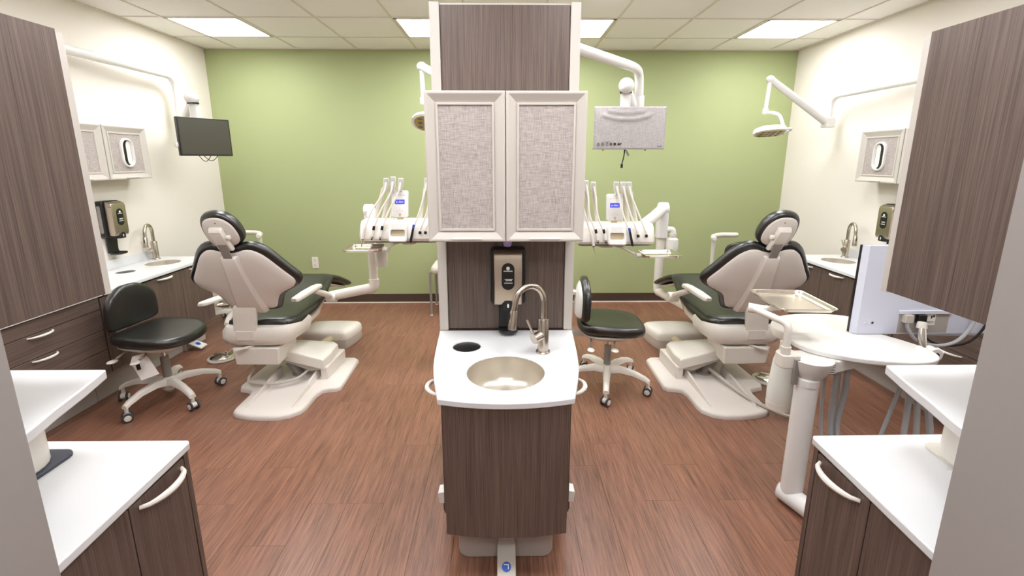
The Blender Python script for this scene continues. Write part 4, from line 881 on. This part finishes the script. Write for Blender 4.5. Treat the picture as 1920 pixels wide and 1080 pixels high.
ringm(.102, .037, .007, .009); bar(.097, .045, .102, .050, .003); bar(.102, .050, .107, .045, .003)
quad(.080, .122, .052, .055)
for a_ in (0, 1): quad(.123+a_*.0155, .1255+a_*.0155, .029, .047)
quad(.123, .141, .0445, .047); quad(.123, .141, .029, .0315); bar(.126, .032, .138, .044, .003); bar(.126, .044, .138, .032, .003)
quad(.151, .169, .029, .047)
bar(.180, .038, .190, .046, .004); bar(.180, .038, .190, .030, .004); ringm(.194, .038, .003, .007); bar(.196, .032, .210, .046, .007)
quad(W_-.055, W_-.022, .020, .023); quad(W_-.032, W_-.022, .029, .031)
t.part('printed_marks', pr_, 'ink', fo, smooth=False)
t.part('power_cord', MB().tube([F(.245, .0, -.02), F(.240, -.05, -.02), F(.228, -.11, -.02)], [.006, .004, .004], 8), 'black')
t.part('cord_plug', MB().box(.219, .235, -.138, -.108, -.028, -.014).map(F), 'black', bev=.002)
t.part('cord_tag', MB().prism([(.250, -.006), (.262, -.010), (.282, -.048), (.266, -.054)], -.021, -.018, 'z').map(lambda x, y, z: F(x, y, z)), 'greyp')
for u in (.08, .40): t.part('foot_stud', MB().ell(F(u, -.004, -.02), (.008, .008, .008), 8, 5), 'tan')

def op_light(label, post, a_end, rod, head, tilt, faces, words):
    t = Thing('operating_light', label, 'operating light', post[0], 'operating lights')
    t.part('support_tube', MB().tube(bend(post, .13, 8), .026, 14), 'white')
    j = post[-1]
    t.part('joint_block', MB().box(j[0]-.045, j[0]+.045, j[1]-.04, j[1]+.04, j[2]-.04, j[2]+.05), 'white', bev=.008)
    t.part('flex_arm', MB().tube([j, tuple(Vector(j)*.5+Vector(a_end)*.5), a_end], [.036, .033, .028], 14), 'white')
    t.part('end_cap', MB().ell(a_end, (.036, .034, .032), 14, 9), 'white')
    t.part('drop_rod', MB().cyl(a_end, rod, .017, n=12), 'white')
    t.part('rod_collar', MB().lathe([(.022, -.03), (.026, -.02), (.026, .015), (.018, .02)], rod, n=14), 'white')
    t.part('yoke', MB().tube(bend([tuple(rod)] + head['yoke'], .05), .015, 10), 'white')
    m = Matrix.Translation(head['c']) @ Matrix.Rotation(head['rz'], 4, 'Z') @ Matrix.Rotation(head.get('tx', R(-22)), 4, 'X') @ Matrix.Rotation(tilt, 4, 'Y')
    o2 = lambda k: [(p[0]*k, p[1]*k) for p in spl([(-.15, 0), (-.12, .055), (-.03, .075), (.08, .07), (.125, .045), (.13, 0), (.125, -.045), (.08, -.07), (-.03, -.075), (-.12, -.055)], 2, True)]
    hd = t.part('lamp_head', MB().rings([[(x, y, z) for x, y in o2(k)] for k, z in ((.90, -.022), (1, -.018), (1, .004), (.93, .022), (.7, .034), (.3, .040))]).xf(m), 'white', ang=50)
    t.part('front_glass', MB().rings([[(x, y, z) for x, y in o2(k)] for k, z in ((.88, -.020), (.86, -.026), (.4, -.028))]).xf(m), 'lens', hd)
    for a in (-.085, -.035, .015, .065):
        for b in (-.035, 0, .035):
            t.part('led_lens', MB().ell((a, b, -.028), (.018, .011, .004), 10, 5).xf(m), 'mark' if (a*1000+b*100) % 2 else 'lens', hd)
    t.part('grip_handle', MB().tube(bend([(.12, .03, 0), (.18, .03, 0), (.18, -.03, 0), (.12, -.03, 0)], .03), .010, 8).xf(m), 'white', hd)
op_light('operating light on a folding white arm from the side wall tube', [(XR, 2.2, 2.178), (2.955, 2.2, 2.178), (2.955, 4.41, 2.178), (2.955, 4.41, 1.945)],
         (2.32, 4.30, 2.305), (2.295, 4.28, 2.04), dict(yoke=[(2.295, 4.27, 2.025), (2.40, 4.24, 2.015), (2.455, 4.22, 1.865), (2.43, 4.21, 1.845)], c=(2.315, 4.20, 1.862), rz=0, ), R(-4), None, None)
op_light('operating light partly hidden behind the centre tower', [(-.05, 2.60, 2.15), (-.05, 3.30, 2.15), (-.05, 3.30, 1.98)],
         (-.605, 3.60, 2.275), (-.600, 3.60, 2.045), dict(yoke=[(-.58, 3.60, 2.01), (-.44, 3.58, 2.0), (-.40, 3.56, 1.90), (-.46, 3.56, 1.88)], c=(-.535, 3.56, 1.890), rz=R(8), tx=R(-52)), R(6), None, None)

# ------------------------------------------------------------------ assistant cart with worktop, tray, monitor
t = Thing('assistant_cart', 'white column cart with an oval worktop, hoses and bottle beside the opening', 'cart', (1.36, 1.92, 0))
t.part('floor_foot', MB().tube([(1.335, 1.985, .046), (1.345, 1.97, .046), (1.44, 1.70, .046), (1.50, 1.54, .046)], [.03, .046, .046, .046], 16), 'white')
t.part('column', MB().cyl((1.365, 1.935, .05), (1.365, 1.935, .635), .048, n=28), 'white')
t.part('column_collar', MB().lathe([(.051, .625), (.051, .655), (.046, .66)], (1.365, 1.935, 0), n=28), 'white')
t.part('housing', MB().lathe([(.050, .655), (.060, .668), (.078, .70), (.088, .745)], (1.378, 1.945, 0), n=28), 'white')
t.part('housing_wing', MB().rings([[(1.40, 1.90, z0), (1.40, 2.02, z0), (1.60+k, 2.03, z1), (1.60+k, 1.93, z1)] for z0, z1, k in ((.67, .70, -.02), (.746, .746, .03))]), 'white', bev=.008)
st_ = t.part('label_sticker', MB().rings([[(1.417+.045*k, 1.8995+.0*k, .678+.012*k), (1.417+.045*k, 1.8985, .738)] for k in (0, 1)], caps=False), 'paper')
lb = MB()
for r_ in range(5): lb.box(1.420, 1.424, 1.8968, 1.8980, .684+r_*.011, .690+r_*.011).box(1.427, 1.434, 1.8968, 1.8980, .684+r_*.011, .690+r_*.011).box(1.437, 1.456, 1.8968, 1.8980, .686+r_*.011, .688+r_*.011)
t.part('label_print', lb, 'ink', st_)
wk = spl([(1.395, 2.19), (1.372, 2.07), (1.42, 1.965), (1.56, 1.875), (1.72, 1.835), (1.84, 1.845), (1.915, 1.90), (1.935, 1.99), (1.90, 2.10), (1.85, 2.19)], 4)
t.part('worktop', MB().prism(wk, .747, .772), 'white', bev=.006, seg=3)
rb = spl([(1.40, 2.192), (1.385, 2.26), (1.42, 2.36), (1.52, 2.46), (1.68, 2.50), (1.86, 2.48), (1.95, 2.40), (1.97, 2.30), (1.92, 2.192)], 4)
cxx, cyy = 1.68, 2.30
t.part('rear_worktop', MB().rings([[(cxx+(x-cxx)*k, (cyy+(y-cyy)*k) if y > 2.2 or k == 1 else y, z) for x, y in rb] for k, z in ((.97, .722), (1, .732), (1, .757), (.985, .766), (.96, .764), (.93, .758), (.5, .756))]), 'cream', ang=40)
t.part('tray_post_clamp', MB().prism(rrect(1.235, 1.325, 1.925, 2.0, .02), .70, .765), 'cream', bev=.006)
t.part('clamp_strap', MB().box(1.285, 1.31, 1.915, 1.93, .63, .75), 'greyp', bev=.003)
t.part('tray_arm', MB().tube(bend([(1.258, 1.95, .755), (1.258, 1.95, .905), (1.185, 2.13, .922), (1.19, 2.145, .922)], .035), .016, 12), 'cream')
t.part('post_collar', MB().cyl((1.258, 1.95, .755), (1.258, 1.95, .80), .021, n=16), 'cream')
t.part('tray_pivot', MB().tube([(1.17, 2.14, .922), (1.222, 2.11, .920), (1.262, 2.125, .921), (1.36, 2.15, .923)], [.024, .022, .014, .013], 12), 'cream')
bt = t.part('waste_bottle', MB().lathe([(.001, 0), (.052, .003), (.060, .03), (.062, .10), (.050, .25), (.036, .30)], (1.375, 2.13, .40), n=22), 'bottle')
t.part('bottle_base', MB().lathe([(.050, -.004), (.058, .0), (.061, .035), (.056, .036)], (1.375, 2.13, .398), n=22), 'cream', bt)
t.part('bottle_hanger', MB().cyl((1.375, 2.13, .69), (1.375, 2.13, .748), .03, n=16), 'cream', bt)
for k, (x0, y0, x1, y1, r_) in enumerate(((1.475, 1.98, 1.50, 1.90, .008), (1.53, 1.98, 1.56, 1.88, .013), (1.555, 2.0, 1.60, 1.86, .009), (1.585, 1.99, 1.62, 1.84, .014))):
    t.part('hose', MB().tube(spl([(x0, y0, .70), (x0+.004, y0, .55), (x0+.01-.03*k*.3, y0-.02, .35), (x1, y1, .16), (x1-.03, y1-.10, .03), (x1-.02, y1-.25, .02)], 5), r_, 8), 'hose')
for k, (x0, x1, r_) in enumerate(((1.86, 1.72, .009), (1.90, 1.865, .013), (1.93, 1.94, .013), (1.97, 2.02, .015))):
    t.part('hose', MB().tube(spl([(x0, 2.0, .738), (x0-.005, 1.99, .62), (x0*.6+x1*.4, 1.97, .45), (x1, 1.93, .20), (x1-.03, 1.86, .05), (1.70, 1.75, .02)], 5), r_, 8), 'hose')
hb = t.part('holder_bar', MB().tube([(1.86, 2.06, .755), (1.99, 2.03, .745), (2.03, 2.0, .74)], .014, 10), 'cream')
t.part('holder_cup', MB().cyl((1.985, 1.985, .735), (1.985, 2.035, .735), .034, n=20), 'white', hb, bev=.004)
t.part('suction_valve', MB().tube([(1.975, 2.07, .84), (1.965, 2.05, .79), (1.962, 2.03, .745)], [.014, .018, .015], 12), 'chrome', hb)
t.part('valve_cap', MB().lathe([(.02, 0), (.022, .004), (.018, .03), (.012, .032)], (1.977, 2.075, .835), (.1, .2, 1), 14), 'cream', hb)
t.part('cup_bolt', MB().cyl((1.985, 1.983, .735), (1.985, 1.9865, .735), .014, n=14), 'black', hb)
tray('steel instrument tray on the cart arm above the oval worktop', (1.392, 2.167, .938), .120, .155, R(-4))
t, F, W_, H_ = monitor('monitor', 'large pale monitor seen from behind on the oval cart worktop', (2.385, 2.20), (1.718, 2.20), .775, 1.222, .03)
t.part('rear_cover', MB().rings([[(0, 0, q), (W_-e, 0, q), (W_-e, H_-.003, q), (0, H_-.003, q)] for e, q in ((.003, -.008), (.006, -.020), (.016, -.040))]).map(F), 'monback')
t.part('screen_bezel', MB().box(0, W_, -.002, H_-.004, -.008, .006).map(F), 'black', bev=.002)
t.part('screen', MB().box(.012, W_-.012, .02, H_-.012, .005, .0068).map(F), 'screen')
u0 = W_-.465; pt = t.part('port_recess', MB().box(u0, u0+.25, .006, .105, -.0412, -.0385).map(F), 'kick')
t.part('recess_lip', MB().box(u0-.004, u0+.254, .104, .122, -.050, -.038).map(F), 'monback', pt, bev=.002)
t.part('rating_label', MB().box(u0+.068, u0+.158, .045, .103, -.0424, -.041).map(F), 'paper', pt)
lb = MB()
for a, b, c, d in ((.125, .155, .088, .094), (.120, .150, .080, .083), (.074, .082, .086, .097), (.085, .092, .080, .094), (.074, .110, .062, .064), (.112, .128, .056, .068), (.080, .104, .056, .0575)): lb.box(u0+a, u0+b, c, d, -.0430, -.0422)
t.part('label_print', lb.map(F), 'ink', pt)
bulge = t.part('lower_bulge', MB().prism([(u0-.20, .012), (u0+.20, .012), (u0+.18, -.006), (u0+.02, -.012), (u0-.16, -.012), (u0-.19, -.004)], -.035, -.012, 'z').map(lambda a, b, c: F(a, b, c)), 'monback')
for k, a in enumerate((W_-.085, W_-.052)):
    sc_ = t.part('screw_boss', MB().lathe([(.009, 0), (.009, .003), (.006, .004)], F(a, .060, -.040), (0, -1, 0), 14), 'monback')
    if k == 0: t.part('lock_slot', MB().cyl(F(a, .060, -.0432), F(a, .060, -.0446), .006, n=12), 'black', sc_)
for u, mat, r_ in ((u0+.215, 'hose', .0085), (u0+.150, 'black', .006)):
    pg = t.part('cable_plug', MB().box(u-.020, u+.020, .062, .104, -.066, -.040).map(F), 'casting' if mat == 'hose' else 'black', bev=.003)
    t.part('cable', MB().tube(spl([F(u, .07, -.056), F(u-.004, .035, -.058), F(u-.05, -.025, -.07), F(u-.15, -.045, -.085), F(u-.24, -.01, -.09), F(u-.30, .09, -.085), F(u-.30, .22, -.06), F(u-.27, .30, -.038)], 5), r_, 8), mat, pg)
t.part('stand_neck', MB().box(.40, .52, .0, .20, .006, .03).map(F), 'black', bev=.004)
t.part('stand_foot', MB().box(.39, .53, -.012, .004, -.005, .09).map(F), 'black', bev=.004)

# ------------------------------------------------------------------ visitor chair behind the tower
t = Thing('visitor_chair', 'metal-legged visitor chair with a patterned seat behind the centre tower', 'chair', (-.55, 4.9, 0))
for x, y in ((-.79, 4.735), (-.32, 4.735), (-.79, 5.12), (-.32, 5.12)):
    lg = t.part('leg', MB().cyl((x, y, .012), (x, y, .475), .012, n=10), 'greyp')
    t.part('leg_cap', MB().cyl((x, y, 0), (x, y, .014), .015, n=10), 'strip', lg)
t.part('seat_rail', MB().tube([(-.79, 4.735, .47), (-.32, 4.735, .47), (-.32, 5.12, .47), (-.79, 5.12, .47)], .010, 8, True), 'greyp')
t.part('seat', cushion(rrect(-.785, -.325, 4.70, 5.12, .06), .455, .535, .012), 'print', ang=60)
t.part('backrest', MB().prism(rrect(-.72, -.36, .62, .92, .05), 5.13, 5.17, 'y'), 'print', bev=.012)
for x in (-.70, -.38): t.part('back_post', MB().tube([(x, 5.12, .47), (x, 5.16, .65), (x, 5.17, .80)], .010, 8), 'greyp')
